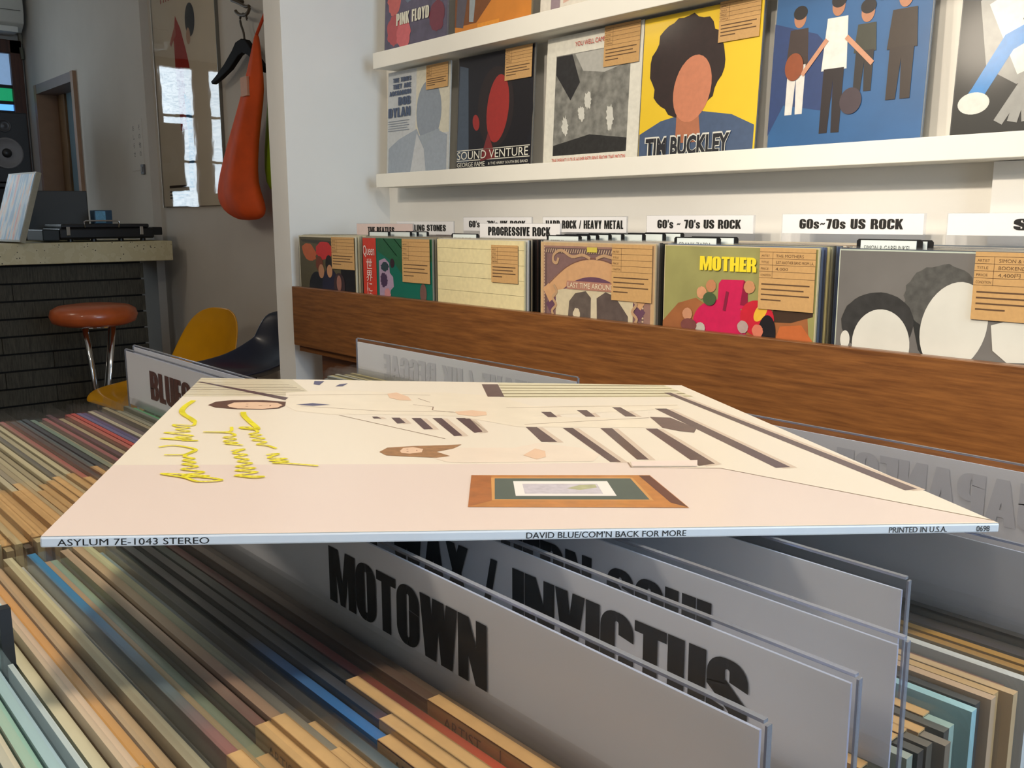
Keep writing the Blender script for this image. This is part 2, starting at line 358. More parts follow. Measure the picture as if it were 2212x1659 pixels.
HANDS=[[(111.7, 260.2), (117.4, 265.5), (123.3, 251.1), (124.3, 238.2), (117.7, 238.8), (112.5, 246.3)], [(144.9, 204.6), (154.6, 209.6), (161.8, 205.5), (160.7, 195.8), (153.9, 191.8), (145.7, 196.5)], [(162.3, 103.3), (170.2, 116.4), (173.7, 111.4), (171.6, 100.2), (166.6, 95.6)]]
SUIT=[(54.1, 260.3), (88.2, 275.4), (111.5, 265.0), (147.4, 267.9), (176.3, 258.0), (191.2, 225.1), (281.0, 236.0), (277.9, 222.0), (183.6, 194.5), (251.0, 188.0), (247.7, 165.4), (171.8, 165.1), (144.4, 192.7), (104.9, 195.5), (79.5, 194.3), (62.5, 202.8), (56.7, 217.0)]
SUIT2=[(120.6, 117.6), (138.3, 117.7), (160.8, 118.0), (174.2, 128.5), (191.4, 118.3), (197.0, 105.0), (190.6, 92.6), (134.5, 89.7), (128.0, 91.2), (122.0, 100.1)]
LINES=[[(56.5, 251.8), (111.2, 258.9), (136.5, 257.9)], [(124.3, 225.2), (134.7, 219.1), (133.3, 208.9), (144.7, 202.2)], [(128.6, 245.7), (134.2, 233.3)], [(84.5, 192.3), (132.2, 136.8)], [(64.4, 217.5), (105.2, 205.0), (144.0, 204.6)], [(205.0, 90.1), (203.8, 81.6), (242.4, 79.9), (313.1, 3.1)], [(175.3, 218.9), (279.9, 233.1)], [(176.4, 171.6), (248.8, 192.6)]]
FRAME=[(135.2, 69.1), (207.2, 68.2), (206.2, 22.1), (128.1, 25.8)]
FDARK=[(202.4, 67.5), (206.9, 67.4), (206.0, 22.6), (201.7, 28.6)]
FLEFT=[(135.2, 69.1), (142.8, 67.7), (138.1, 33.8), (128.1, 25.8)]
FMAT=[(143.5, 63.9), (197.5, 63.1), (195.2, 32.7), (138.8, 34.8)]
FWHITE=[(149.9, 59.5), (186.8, 58.9), (184.4, 37.9), (147.1, 38.9)]
FPIC=[(152.7, 55.5), (181.7, 55.0), (180.1, 40.8), (151.0, 41.7)]
FPIC2=[(168.3, 48.7), (174.6, 53.4), (180.7, 54.0), (180.2, 49.6), (172.8, 46.2)]
PINK=[(0.4, 86.9), (143.8, 87.8), (205.0, 90.1), (203.8, 81.6), (242.4, 79.9), (312.7, 1.5), (-0.0, 0.1)]
HALF=[(206.4, 91.0), (237.6, 94.0), (233.2, 82.9), (204.6, 83.0)]
STR1=[((-0.0, 305.8), (46.4, 308.8)), ((-0.7, 299.0), (49.0, 302.6)), ((-1.3, 292.3), (51.6, 296.5)), ((-1.8, 285.8), (54.1, 290.5)), ((-2.4, 279.5), (56.6, 284.6)), ((-3.0, 273.3), (59.1, 278.8)), ((-3.5, 267.2), (61.4, 273.2)), ((-4.1, 261.2), (63.8, 267.6)), ((-4.6, 255.4), (66.1, 262.1)), ((-5.1, 249.8), (68.4, 256.8))]
STR2=[[(184.7, 300.6), (298.1, 307.7)], [(184.3, 289.0), (299.0, 297.2)], [(180.8, 277.6), (299.9, 286.9)], [(180.6, 266.8), (300.7, 277.0)], [(177.3, 256.3), (301.5, 267.4)]]
SIG=[[(8.3, 227.9), (6.9, 213.5), (7.1, 200.0), (9.6, 189.4), (14.1, 179.4), (17.7, 169.7), (18.1, 162.2), (15.0, 162.0), (9.5, 163.7), (11.2, 159.3), (17.2, 156.6), (12.3, 152.9), (18.4, 148.8), (14.0, 146.6), (8.9, 145.1), (21.2, 139.3), (14.8, 135.8), (21.5, 133.4), (9.4, 133.1), (24.4, 128.9), (18.8, 129.4)], [(11.8, 116.4), (17.2, 119.5), (26.2, 112.7), (26.1, 106.9), (23.1, 102.6), (16.5, 102.1)], [(26.3, 109.8), (24.1, 99.9), (28.4, 95.8), (24.9, 93.1), (29.7, 89.2), (25.7, 86.6), (31.5, 82.8), (26.7, 78.6), (35.0, 74.1), (29.9, 70.6), (29.3, 67.1), (37.5, 68.2), (20.7, 71.9), (29.5, 66.0), (35.3, 60.2), (42.8, 61.9), (39.1, 65.1), (30.3, 68.3)], [(37.1, 195.9), (38.4, 186.6), (42.4, 172.6), (47.0, 157.5), (46.3, 153.8), (39.6, 157.3), (42.9, 159.2), (48.2, 148.5), (45.2, 143.2), (50.1, 141.6), (46.3, 138.1), (52.1, 133.9), (47.7, 130.6), (53.4, 126.8), (50.4, 122.0), (54.5, 119.9), (58.5, 114.5)], [(35.6, 158.3), (35.7, 148.2), (25.1, 147.2), (36.0, 145.8), (39.0, 139.7), (35.0, 136.2), (40.2, 132.4), (36.0, 128.1), (41.6, 125.0), (37.2, 123.4), (44.1, 120.4)], [(41.3, 109.9), (45.8, 112.8), (42.4, 105.5), (47.7, 102.7), (43.8, 98.5), (49.1, 94.4), (45.8, 91.2), (51.0, 87.8), (46.1, 82.7), (52.9, 80.1), (46.5, 76.4), (54.3, 73.9), (47.1, 68.5), (56.9, 67.2), (54.2, 65.6), (49.5, 67.3)], [(55.9, 102.7), (60.2, 104.2), (56.9, 97.2), (63.8, 95.8), (57.9, 92.3), (64.7, 91.2), (59.4, 88.5), (64.3, 87.7), (76.3, 83.7)]]

# ================================================================ THE SETTING
H = 2.75
struct('floor', MB().box(-7.6, 2.4, -2.7, 2.6, -.06, 0), M_FLOOR)
struct('ceiling', MB().box(-7.6, 2.4, -2.7, 2.6, H, H + .06), M_WALL)
struct('wall_back', MB().box(-2.55, 2.4, 1.70, 1.86, 0, H), M_WALL)
struct('wall_partition', MB().box(-2.654, -2.55, 1.341, 1.86, 0, H), M_WALL)
struct('wall_poster', MB().box(-4.65, -2.654, 1.75, 1.86, 0, H), M_WALL2)
w = MB(); w.box(-5.672, -4.65, 1.71, 1.86, 0, H); w.box(-6.72, -6.466, 1.71, 1.86, 0, H); w.box(-6.466, -5.672, 1.71, 1.86, E + .819, H)
struct('wall_doorway', w, M_WALL2)
struct('wall_left', MB().box(-6.85, -6.72, -2.7, 1.86, 0, H), M_WALL2)
struct('wall_front', MB().box(-6.85, 2.4, -2.8, -2.6, 0, H), M_WALL2)
w = MB(); w.box(2.3, 2.42, -2.7, 1.86, 0, H)
struct('wall_right', w, M_WALL)
struct('trim_1', MB().box(-.675, 2.3, 1.672, 1.70, .6, E + .093), M_WALL)
# doorway: casing, wooden leaf and the blue-grey room behind
door = tag(bpy.data.objects.new('door_1', None), kind='structure'); col.objects.link(door); door.location = (-6.07, 1.71, 0)
cz = .819 + E
M_CASE = flat((150, 118, 92), .5, grain=.08, scale=14); M_CASET = flat((128, 112, 106), .5, grain=.06, scale=14)
MB().box(.352, .398, -.02, .14, 0, cz).build('door_jamb', door, M_CASE)
MB().box(-.396, -.35, -.02, .14, 0, cz).build('door_jamb', door, M_CASE)
MB().box(-.350, .352, -.018, .138, cz - .055, cz - .001).build('door_head', door, M_CASET)
MB().box(-.35, -.21, .10, .14, 0, cz - .055).build('door_leaf', door, M_DOORWD, bevel=.004)
MB().box(-.21, .352, .115, .14, 0, cz - .055).build('door_glass_panel', door, flat((110, 132, 140), .6, grain=.05, scale=6))
MB().box(-.075, -.005, .100, .116, E + .115, E + .155).build('door_plate', door, M_BLACK, bevel=.003)
# brown framed window with coloured panes on the left wall
win = tag(bpy.data.objects.new('window_1', None), kind='structure'); col.objects.link(win); win.location = (-6.72, 1.3, E)
fr = MB(); fr.box(0, .05, .325, .395, .20, 1.112); fr.box(0, .05, -.20, .395, 1.03, 1.112); fr.box(0, .05, -.20, -.13, .20, 1.112)
fr.build('window_frame', win, M_WOODDK, bevel=.004)
for z in (.829, .730, .671): MB().box(.005, .03, -.13, .325, z - .010, z + .010).build('glazing_bar', win, M_BLACK)
for z0, z1, c, e in ((.839, 1.03, (120, 150, 185), .8), (.740, .819, (30, 165, 110), .6), (.681, .720, (90, 160, 240), 1.4), (.20, .661, (70, 90, 130), .5)):
    MB().box(.008, .016, -.13, .325, z0, z1).build('window_pane', win, flat(c, .3, grain=.1, scale=20, emit=e))
# frosted window, out of frame: it is what the poster's acrylic mirrors
win = tag(bpy.data.objects.new('window_2', None), kind='structure'); col.objects.link(win); win.location = (-6.72, .6, E)
fr = MB(); fr.box(0, .06, .305, .345, .03, 1.11); fr.box(0, .06, -.05, .07, .03, 1.11); fr.box(0, .06, -.40, -.33, .03, 1.11)
fr.box(0, .06, -.40, .345, 1.05, 1.11); fr.box(0, .06, -.40, .345, .03, .09)
fr.build('window_frame', win, M_WOODDK, bevel=.004)
for z in (.408, .725): MB().box(.005, .03, -.33, .305, z - .009, z + .009).build('glazing_bar', win, M_WOODDK)
def frosted():
    m, nt, b = nodes_of('frosted_daylight_glass')
    tc = nt.nodes.new('ShaderNodeTexCoord'); vo = nt.nodes.new('ShaderNodeTexVoronoi'); vo.inputs['Scale'].default_value = 90
    rp = nt.nodes.new('ShaderNodeValToRGB'); rp.color_ramp.elements[0].color = lin((130, 165, 190)); rp.color_ramp.elements[1].color = lin((225, 240, 250)); rp.color_ramp.elements[1].position = .6
    nt.links.new(tc.outputs['Object'], vo.inputs['Vector']); nt.links.new(vo.outputs['Distance'], rp.inputs[0]); nt.links.new(rp.outputs[0], b.inputs['Emission Color'])
    b.inputs['Emission Strength'].default_value = 7; return m
M_FROST = frosted()
for y0, y1 in ((.07, .305), (-.33, -.05)):
    for z0, z1 in ((.09, .399), (.417, .716), (.734, 1.05)):
        MB().box(.008, .014, y0, y1, z0, z1).build('window_pane', win, M_FROST)

# ================================================================ LEFT BACKGROUND
# air conditioner
t = thing('air_conditioner', 'white wall air conditioner above the brown framed window', 'air conditioner', (-6.72, 1.25, E + 1.16))
pr = [(0, .0), (.13, -.015), (.20, .03), (.215, .09), (.21, .28), (.18, .30), (0, .30)]
MB().loft([[(x, -.38, z) for x, z in pr], [(x, .435, z) for x, z in pr]]).build('housing', t, flat((205, 205, 198), .5, grain=.02), bevel=.006)
MB().box(.03, .19, -.34, .40, -.022, .012).build('air_louver', t, flat((225, 226, 222), .5, grain=0), bevel=.003)
MB().box(.212, .22, -.36, .415, .10, .104).build('panel_seam', t, flat((120, 120, 115), .6, grain=0))
MB().tube([(.05, .425, .06), (.04, .447, -.02), (.03, .449, -.06)], .012).build('pipe', t, flat((150, 145, 130), .6), smooth=True)
tag(MB().tube([(-6.66, 1.69, E + 1.07), (-6.66, 1.695, E + 1.0)], .012, k=10).build('thermometer', m=flat((90, 92, 78), .5)), 'small dark thermometer on the wall beside the brown framed window', 'thermometer')
# loudspeaker and stand
t = thing('loudspeaker', 'black two way loudspeaker with grey woofer cone beside the window', 'speaker', (-5.62, 1.31, E + .195))
MB().box(-.24, 0, -.125, .115, 0, .37).build('cabinet', t, flat((20, 20, 24), .45, grain=.1, scale=30), bevel=.006)
def disc(prof, name, par, c, m, k=32):
    MB().loft([[(c[0] + d, c[1] + r * math.cos(2 * math.pi * j / k), c[2] + r * math.sin(2 * math.pi * j / k)) for j in range(k)] for r, d in prof], None).build(name, par, m, smooth=True)
disc([(.082, 0), (.082, .008), (.074, .010), (.066, .002), (.03, -.004 + .012)], 'woofer', t, (.001, -.003, .155), flat((112, 110, 112), .5, grain=.05))
disc([(.025, 0), (.024, .010), (.014, .018), (.003, .02)], 'dust_cap', t, (.003, -.003, .155), flat((25, 25, 28), .4, grain=0))
disc([(.034, 0), (.034, .006), (.030, .008), (.027, .003), (.012, .004), (.004, .008)], 'tweeter', t, (.001, -.003, .297), flat((58, 58, 62), .35, grain=0))
t = thing('speaker_stand', 'dark speaker stand under the black loudspeaker', 'stand', (-5.72, 1.31, 0))
MB().box(-.13, .12, -.13, .13, E + .17, E + .193).build('top_plate', t, M_BLACK, bevel=.003)
MB().box(-.04, .04, -.05, .05, .02, E + .17).build('column', t, M_BLACK, bevel=.005)
MB().box(-.16, .16, -.16, .16, 0, .02).build('base_plate', t, M_BLACK, bevel=.004)
# counter
CT = thing('bar_counter', 'bar counter with speckled pale stone top and dark rough tile front', 'counter', (-4.35, .6, 0))
MB().box(-.62, 0, -1.6, 1.08, E - .190, E - .0995).build('counter_top', CT, M_TERR, bevel=.004)
MB().box(-.55, -.062, -1.55, .945, 0, E - .190).build('counter_body', CT, flat((30, 28, 25), .9))
tm = {}
zz = E - .197; row = 0; random.seed(3)
while zz > .02:
    y = .955
    while y > -1.5:
        L = random.choice((.42, .56, .68, .3)) if y < .95 or row % 2 else random.choice((.36, .62))
        y0 = max(y - L, -1.55)
        d = random.choice((-.047, -.044, -.050)); key = (round(y - y0, 3), d)
        if key not in tm: tm[key] = MB().box(-.062, d, -(y - y0) + .0012, -.0012, .0045, .0715).mesh('tile'); tm[key].materials.append(M_STONE)
        o = link('tile', tm[key], CT); o.location = (0, y, zz - .0755); y = y0
    zz -= .0755; row += 1
# things on the counter
t = thing('record_sleeve', 'pastel streaked record sleeve leaning at the left end of the bar counter', 'record', (-4.3, 1.018, E - .0925), (0, 0, math.radians(90 + 83.5) - math.pi / 2))
# local: x runs away from the camera along -X, leaning back toward +Y
le = math.radians(17.5)
g = bpy.data.objects.new('jacket', MB().box(-.31, 0, 0, .022, 0, .305).mesh('jacket')); col.objects.link(g); g.parent = t; g.rotation_euler = (-le, 0, 0); g.data.materials.append(flat((150, 146, 128), .4, .5))
t.rotation_euler = (0, 0, math.radians(6.5))
def pastel():
    m, nt, b = nodes_of('pastel_streaks')
    tc = nt.nodes.new('ShaderNodeTexCoord'); mp = nt.nodes.new('ShaderNodeMapping'); mp.inputs['Scale'].default_value = (14, 1, 2.5)
    no = nt.nodes.new('ShaderNodeTexNoise'); no.inputs['Scale'].default_value = 2.2; no.inputs['Detail'].default_value = 3
    rp = nt.nodes.new('ShaderNodeValToRGB')
    for p, c in ((.42, (120, 165, 205)), (.5, (205, 222, 235)), (.58, (240, 205, 175)), (.66, (225, 130, 110))):
        e = rp.color_ramp.elements.new(p); e.color = lin(c)
    rp.color_ramp.elements[0].color = lin((90, 120, 180)); rp.color_ramp.elements[-1].color = lin((220, 120, 110))
    nt.links.new(tc.outputs['Object'], mp.inputs[0]); nt.links.new(mp.outputs[0], no.inputs['Vector']); nt.links.new(no.outputs['Fac'], rp.inputs[0]); nt.links.new(rp.outputs[0], b.inputs['Base Color'])
    b.inputs['Roughness'].default_value = .3; b.inputs['Coat Weight'].default_value = .6; return m
MB().box(-.302, -.008, -.0012, .0, .008, .297).build('cover_print', g, pastel())
t = thing('laptop', 'dark grey upright laptop lid with pale left edge behind the black case', 'laptop', (-4.83, 1.298, E - .098), (math.radians(-6), 0, math.radians(72)))
MB().box(-.155, .155, 0, .012, 0, .235).build('panel', t, flat((22, 27, 30), .45, grain=.06), bevel=.003)
MB().box(-.175, -.155, -.004, .014, 0, .242).build('edge_strip', t, flat((205, 200, 170), .6, grain=.02))
MB().box(-.01, .008, -.002, 0, .045, .065).build('emblem', t, flat((120, 125, 130), .3, grain=0))
# black flight case
t = thing('record_player_case', 'flat black case with chrome latches and handle on the bar counter', 'case', (-4.42, 1.36, E - .0985))
MB().box(-.28, 0, -.15, .265, .012, .060).build('case_body', t, M_BLACK, bevel=.008)
MB().box(-.27, -.005, -.14, .245, .060, .078).build('case_lid', t, flat((22, 22, 25), .45, grain=0), bevel=.006)
MB().box(-.26, .0, -.22, -.15, .005, .055).build('mixer_box', t, flat((28, 34, 36), .5, grain=.05), bevel=.005)
MB().box(-.25, -.03, .265, .315, .025, .062).build('hinge_block', t, M_BLACK, bevel=.004)
for y in (-.115, .205):
    l = MB().box(0, .006, y - .008, y + .008, .028, .066).build('latch', t, M_CHROME, bevel=.002)
MB().tube([(.004, -.045, .062), (.006, -.045, .088), (.006, -.038, .092), (.006, .098, .092), (.006, .105, .088), (.004, .105, .062)], .0035).build('handle', t, M_CHROME, smooth=True)
for y in (-.10, .0, .12, .22): MB().lathe([(.012, 0), (.012, .012)], k=14, c=(-.03, y, 0)).build('foot', t, M_BLACK)
t = thing('card_box', 'small blue printed card box standing on the black case lid', 'box', (-4.56, 1.40, E - .0985 + .078))
MB().box(-.03, .03, -.005, .075, 0, .062).build('box_body', t, flat((38, 70, 95), .5, grain=.15, scale=30), bevel=.002)
MB().box(.03, .031, 0, .045, .006, .058).build('box_label', t, flat((105, 165, 200), .5, grain=.2, scale=90))
# bar stool
t = thing('bar_stool', 'bar stool with round orange cushion and chrome legs at the counter', 'stool', (-3.95, 1.184, 0))
zb = E - .425
MB().lathe([(.06, zb + .008), (.13, zb + .004), (.158, zb + .016), (.167, zb + .042), (.160, zb + .066), (.135, zb + .080), (.08, zb + .087), (.001, zb + .089)], k=40).build('cushion', t, flat((172, 82, 38), .35, .35, grain=.14, scale=22), smooth=True)
MB().lathe([(.06, zb - .006), (.075, zb - .006), (.075, zb + .008), (.06, zb + .008)], k=32).build('seat_plate', t, M_CHROME)
for ax, ay in ((.06, -.055), (.06, .052), (-.074, .09)):
    MB().tube([(ax, ay, zb - .004), (ax * .35, ay * .30, .40), (ax * .3, ay * .3, .30), (ax * 2.6, ay * 2.6, .0)], .012, k=12).build('leg', t, M_CHROME, smooth=True)
MB().tube([(.034 * math.cos(a), .034 * math.sin(a), .35) for a in [2 * math.pi * j / 24 for j in range(25)]], .007).build('collar_ring', t, M_CHROME, smooth=True)
# shell chairs
def shell_chair(label, color, loc, rz, seat_h, back_h, sx=1.0):
    t = thing('shell_chair', label, 'chair', loc, (0, 0, rz))
    # profile along depth d (front -> back top), width by station; local +y = back
    st = [(-.24, seat_h - .03, .19, .00), (-.21, seat_h, .215, .006), (-.10, seat_h - .012, .225, .030), (.03, seat_h - .022, .225, .055), (.13, seat_h + .005, .222, .085),
          (.19, seat_h + .09, .215, .075), (.215, seat_h + .18, .20, .055), (.235, back_h - .05, .165, .035), (.243, back_h - .012, .11, .018), (.245, back_h, .05, .006)]
    rows = []; K = 13
    for d, z, hw, wing in st:
        rows.append([(hw * sx * s, d - (wing * .8 * s * s if z > seat_h + .03 else 0), z + (wing * abs(s) ** 2.2 if z <= seat_h + .03 else 0)) for s in [(-1 + 2 * j / (K - 1)) for j in range(K)]])
    o = MB().loft(rows, None, cap=False, closed=False).build('shell', t, flat(color, .3, .4, grain=.05, scale=12), smooth=True)
    md = o.modifiers.new('s', 'SOLIDIFY'); md.thickness = .007; sb = o.modifiers.new('u', 'SUBSURF'); sb.levels = 1; sb.render_levels = 2
    for x in (-1, 1):
        for y in (-.17, .14):
            MB().tube([(x * .10, y * .6, seat_h - .03), (x * .20, y * 1.3, 0)], .010).build('leg', t, M_CHROME, smooth=True)
    return t
shell_chair('yellow moulded shell chair against the wall below the poster', (214, 152, 12), (-3.55, 1.325, 0), 0.12, .485, E - .352, 1.1)
shell_chair('dark navy shell chair half hidden behind the white partition', (14, 22, 46), (-2.95, 1.36, 0), 0, .635, E - .29, .88)
# framed poster behind glossy acrylic
t = thing('poster', 'glossy acrylic framed poster of a red figure on the left wall', 'poster', (-4.22, 1.744, E + .06))
MB().box(-.35, .345, -.004, .004, 0, 1.03).build('backing_sheet', t, flat((240, 230, 212), .5, .0, grain=.03, scale=8))
P = Print((-.35, -.0042, 0), (1, 0, 0), (0, 0, 1), (0, -1, 0))
red = flat((196, 58, 42), .5); redl = flat((205, 120, 100), .5); hair = flat((58, 60, 68), .5); blue = flat((60, 140, 190), .5); skin = flat((214, 178, 150), .5)
def q(pts): return [(x + 4.22 + .35, z - .06) for x, z in pts]
P.poly(q([(-4.30, .90), (-4.25, .84), (-4.20, .74), (-4.18, .69), (-4.17, .66), (-4.24, .67), (-4.23, .40), (-4.31, .40), (-4.33, .68), (-4.33, .80)]), red)
P.poly(q([(-4.31, .86), (-4.38, .79), (-4.365, .775), (-4.30, .82)]), redl)
P.ell(.43, .80, .052, .070, hair); P.ell(.405, .735, .022, .035, skin)
P.poly(q([(-4.25, .56), (-4.18, .52), (-4.17, .30), (-4.20, .14), (-4.25, .14), (-4.23, .35)]), blue)
pp, pw = text_polys('The MOD', .1)[0], 0
P.shapes(fit_text('The MOD', .09, .46, .915, .055), flat((196, 92, 76), .5))
for k, z in enumerate((.085, .065, .05, .036)): P.rect(.08, z, .08 + (.2, .26, .22, .17)[k], z + (.012 if k == 0 else .006), flat((70, 55, 42), .6))
P.build('poster_print', t)
m, nt, b = nodes_of('acrylic_sheet')
nt.nodes.remove(b); out = nt.nodes['Material Output']
trn = nt.nodes.new('ShaderNodeBsdfTransparent'); gl = nt.nodes.new('ShaderNodeBsdfGlossy'); gl.inputs['Roughness'].default_value = .025
fz = nt.nodes.new('ShaderNodeFresnel'); fz.inputs[0].default_value = 1.55; mx = nt.nodes.new('ShaderNodeMixShader')
ns = nt.nodes.new('ShaderNodeTexNoise'); ns.inputs['Scale'].default_value = 6; bp = nt.nodes.new('ShaderNodeBump'); bp.inputs['Strength'].default_value = .04; bp.inputs['Distance'].default_value = .01
nt.links.new(ns.outputs['Fac'], bp.inputs['Height']); nt.links.new(bp.outputs[0], gl.inputs['Normal'])
nt.links.new(fz.outputs[0], mx.inputs[0]); nt.links.new(trn.outputs[0], mx.inputs[1]); nt.links.new(gl.outputs[0], mx.inputs[2]); nt.links.new(mx.outputs[0], out.inputs[0])
MB().face([(-.355, -.0085, -.005), (.35, -.0085, -.005), (.35, -.0085, 1.035), (-.355, -.0085, 1.035)], m).build('acrylic_sheet', t, fix=False)
MB().box(-.3575, -.354, -.009, .005, -.006, 1.036).build('acrylic_edge', t, flat((225, 225, 220), .3, grain=0))  # pale colour paints the highlight along the left edge
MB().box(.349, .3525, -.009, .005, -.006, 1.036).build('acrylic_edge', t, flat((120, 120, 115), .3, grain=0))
# handwritten wall note and switch
t = thing('wall_note', 'vertical handwritten note on the wall beside the counter', 'note', (-4.80, 1.708, E + .25))
MB().box(-.085, .085, 0, .002, -.01, .235).build('note_sheet', t, M_WALL2)
P = Print((-.085, -.0003, -.01), (1, 0, 0), (0, 0, 1), (0, -1, 0)); ink = flat((70, 66, 64), .7, grain=0)
for x, s in ((.115, 'その他の'), (.035, 'おしらせ')):
    for k, ch in enumerate(s): P.shapes(place(text_polys(ch, .03)[0], x, .195 - .042 * k), ink, False)
P.build('handwriting', t)
t = thing('light_switch', 'small grey light switch on the wall under the note', 'switch', (-4.73, 1.708, E + .243))
MB().box(-.02, .02, -.008, .002, -.024, .024).build('switch_plate', t, flat((92, 92, 94), .5, grain=0), bevel=.002)
MB().box(-.008, .008, -.012, -.008, -.012, .012).build('switch_rocker', t, flat((140, 140, 140), .5, grain=0), bevel=.001)
# coat hook, hanger, bags
hk = [(-3.629, .849), (-3.569, .829), (-3.511, .806), (-3.479, .801), (-3.49, .782), (-3.523, .776), (-3.562, .784), (-3.59, .797), (-3.597, .805)]
pts = smooth_line([(x, z) for x, z in hk], 4)
t = thing('wall_hook', 'bent dark wire wall hook above the black hanger', 'hook', (-3.63, 1.75, E + .85))
MB().tube([(x + 3.63, -.05, z - .85) for x, z in pts], .0065).build('wire', t, flat((82, 72, 58), .5), smooth=True)
MB().tube([(0, 0, 0), (.001, -.05, -.001)], .007).build('stem', t, flat((82, 72, 58), .5), smooth=True)
t = thing('coat_hanger', 'black wooden coat hanger hanging from the wire hook', 'hanger', (-3.55, 1.70, E + .6))
hg = [(-3.845, .563), (-3.797, .579), (-3.711, .615), (-3.632, .658), (-3.595, .685), (-3.545, .692), (-3.505, .683), (-3.469, .654), (-3.426, .615), (-3.362, .565), (-3.364, .543), (-3.433, .587), (-3.492, .623), (-3.539, .639), (-3.573, .633), (-3.662, .591), (-3.754, .566), (-3.832, .550)]
MB().prism([(x + 3.55, z - .6) for x, z in hg], -.011, .011).build('shoulder_bar', t, flat((14, 10, 10), .7, 0, grain=.2, spec=.15), bevel=.004)
ho = smooth_line([(-3.533, .688), (-3.538, .715), (-3.558, .749), (-3.56, .773), (-3.534, .783), (-3.507, .768), (-3.505, .754)], 4)
MB().tube([(x + 3.55, 0, z - .6) for x, z in ho], .0045).build('hook', t, flat((70, 64, 55), .4), smooth=True)
def cloth_bag(name, label, cat, lv, y, th, color, parts=None):
    cx0 = sum((a + b) / 2 for _, a, b, _ in lv) / len(lv)
    t = thing(name, label, cat, (cx0, y, E + min(z for z, *_ in lv)))
    zb_ = min(z for z, *_ in lv); rings = []
    for z, l, r, d in lv:
        c, h = (l + r) / 2 - cx0, (r - l) / 2
        rings.append([(c + h * math.cos(2 * math.pi * j / 32), d * math.sin(2 * math.pi * j / 32) * (1 + .12 * math.cos(10 * math.pi * j / 32)), z - zb_) for j in range(32)])
    o = MB().loft(rings).build('cloth', t, color, smooth=True)
    sb = o.modifiers.new('u', 'SUBSURF'); sb.levels = 1; sb.render_levels = 1
    return t, cx0, zb_
lv = [(.676, -3.344, -3.332, .008), (.646, -3.358, -3.325, .012), (.56, -3.407, -3.315, .02), (.48, -3.455, -3.309, .03), (.399, -3.517, -3.345, .035), (.315, -3.586, -3.373, .04), (.228, -3.652, -3.40, .045), (.137, -3.704, -3.415, .055), (.081, -3.715, -3.375, .058), (.034, -3.677, -3.345, .05), (.006, -3.598, -3.362, .03), (-.005, -3.545, -3.422, .012)]
t, bx, bz = cloth_bag('tote_bag', 'orange cloth bag hanging beside the white partition', 'bag', lv, 1.655, .05, flat((216, 82, 22), .75, grain=.16, scale=11))
MB().box(-3.415 - bx, -3.360 - bx, -.038, -.028, .455 - bz, .525 - bz).build('white_label', t, flat((214, 170, 150), .7), bevel=.001)
MB().tube([(-3.34 - bx, .0, .67 - bz), (-3.335 - bx, .04, .76 - bz), (-3.335 - bx, .09, .775 - bz)], .006).build('strap', t, flat((205, 66, 20), .75), smooth=True)
cloth_bag('cloth_bag', 'lime green cloth bag behind the orange bag', 'bag', [(.60, -3.36, -3.33, .01), (.45, -3.42, -3.20, .015), (.25, -3.47, -3.12, .018), (.13, -3.47, -3.12, .018), (.10, -3.40, -3.16, .008)], 1.728, .02, flat((150, 190, 20), .75, grain=.08, scale=10))

# ================================================================ RECORDS
def cname(c):
    r, g, b = c; mx, mn = max(c), min(c); v = mx
    if mx - mn < 28:
        return 'black' if v < 62 else 'dark grey' if v < 105 else 'grey' if v < 160 else 'pale grey' if v < 205 else 'off-white'
    if r == mx and g >= b:
        if g < .5 * r: return 'red' if r > 160 else 'dark red'
        if r - b < 70: return ('cream' if r > 195 else 'beige' if r > 150 else 'grey-brown' if r > 100 else 'dark brown')
        return 'orange' if r > 200 and g < 185 and b < 110 else ('yellow' if g > .8 * r and r > 160 else 'tan' if r > 150 else 'brown')
    if r == mx: return 'pink' if r > 190 else 'maroon'
    if b == mx: return 'light blue' if r > 110 else 'blue' if b > 110 else 'navy'
    return 'mint green' if r > 130 else 'green' if g > 110 else 'dark green'
JM = {}
def jacket_mesh(t):
    if t not in JM:
        JM[t] = MB().box(-.1575, .1575, -t / 2, t / 2, 0, .315).mesh('jacket'); JM[t].materials.append(M_PAPER)
    return JM[t]
def rounded(x0, z0, x1, z1, r, n=5):
    pts = [(x0, z0), (x1, z0)]
    for cx, cz, a0 in ((x1 - r, z1 - r, 0), (x0 + r, z1 - r, 90)):
        for k in range(n + 1):
            a = math.radians(a0 + 90 * k / n); pts.append((cx + r * math.cos(a), cz + r * math.sin(a)))
    return pts
_pl = {}
def plastic_mesh(t, tight=False):
    if (t, tight) not in _pl:
        pts = rounded(-.1595, .0, .1595, .3180, .004) if tight else rounded(-.1680, .002, .1635, .3235, .010)
        mb = MB(); y = t / 2 + .0003
        mb.face([(x, y, z) for x, z in pts], M_PLASTIC); _pl[(t, tight)] = mb.mesh('outer_bag', fix=False)
    return _pl[(t, tight)]
_tg = {}
def tag_mesh(t, x0, x1, drop):
    k = (t, x0, x1, drop)
    if k not in _tg:
        a, b = t / 2 + .00015, t / 2 + .00045
        mb = MB(); mb.box(x0, x1, -b, -a, .315 - drop, .3158); mb.box(x0, x1, -b, b, .3153, .3158); mb.box(x0, x1, a, b - .00005, .295, .3158)
        _tg[k] = mb.mesh('price_tag'); _tg[k].materials.append(M_KRAFT)
    return _tg[k]
_am = {}
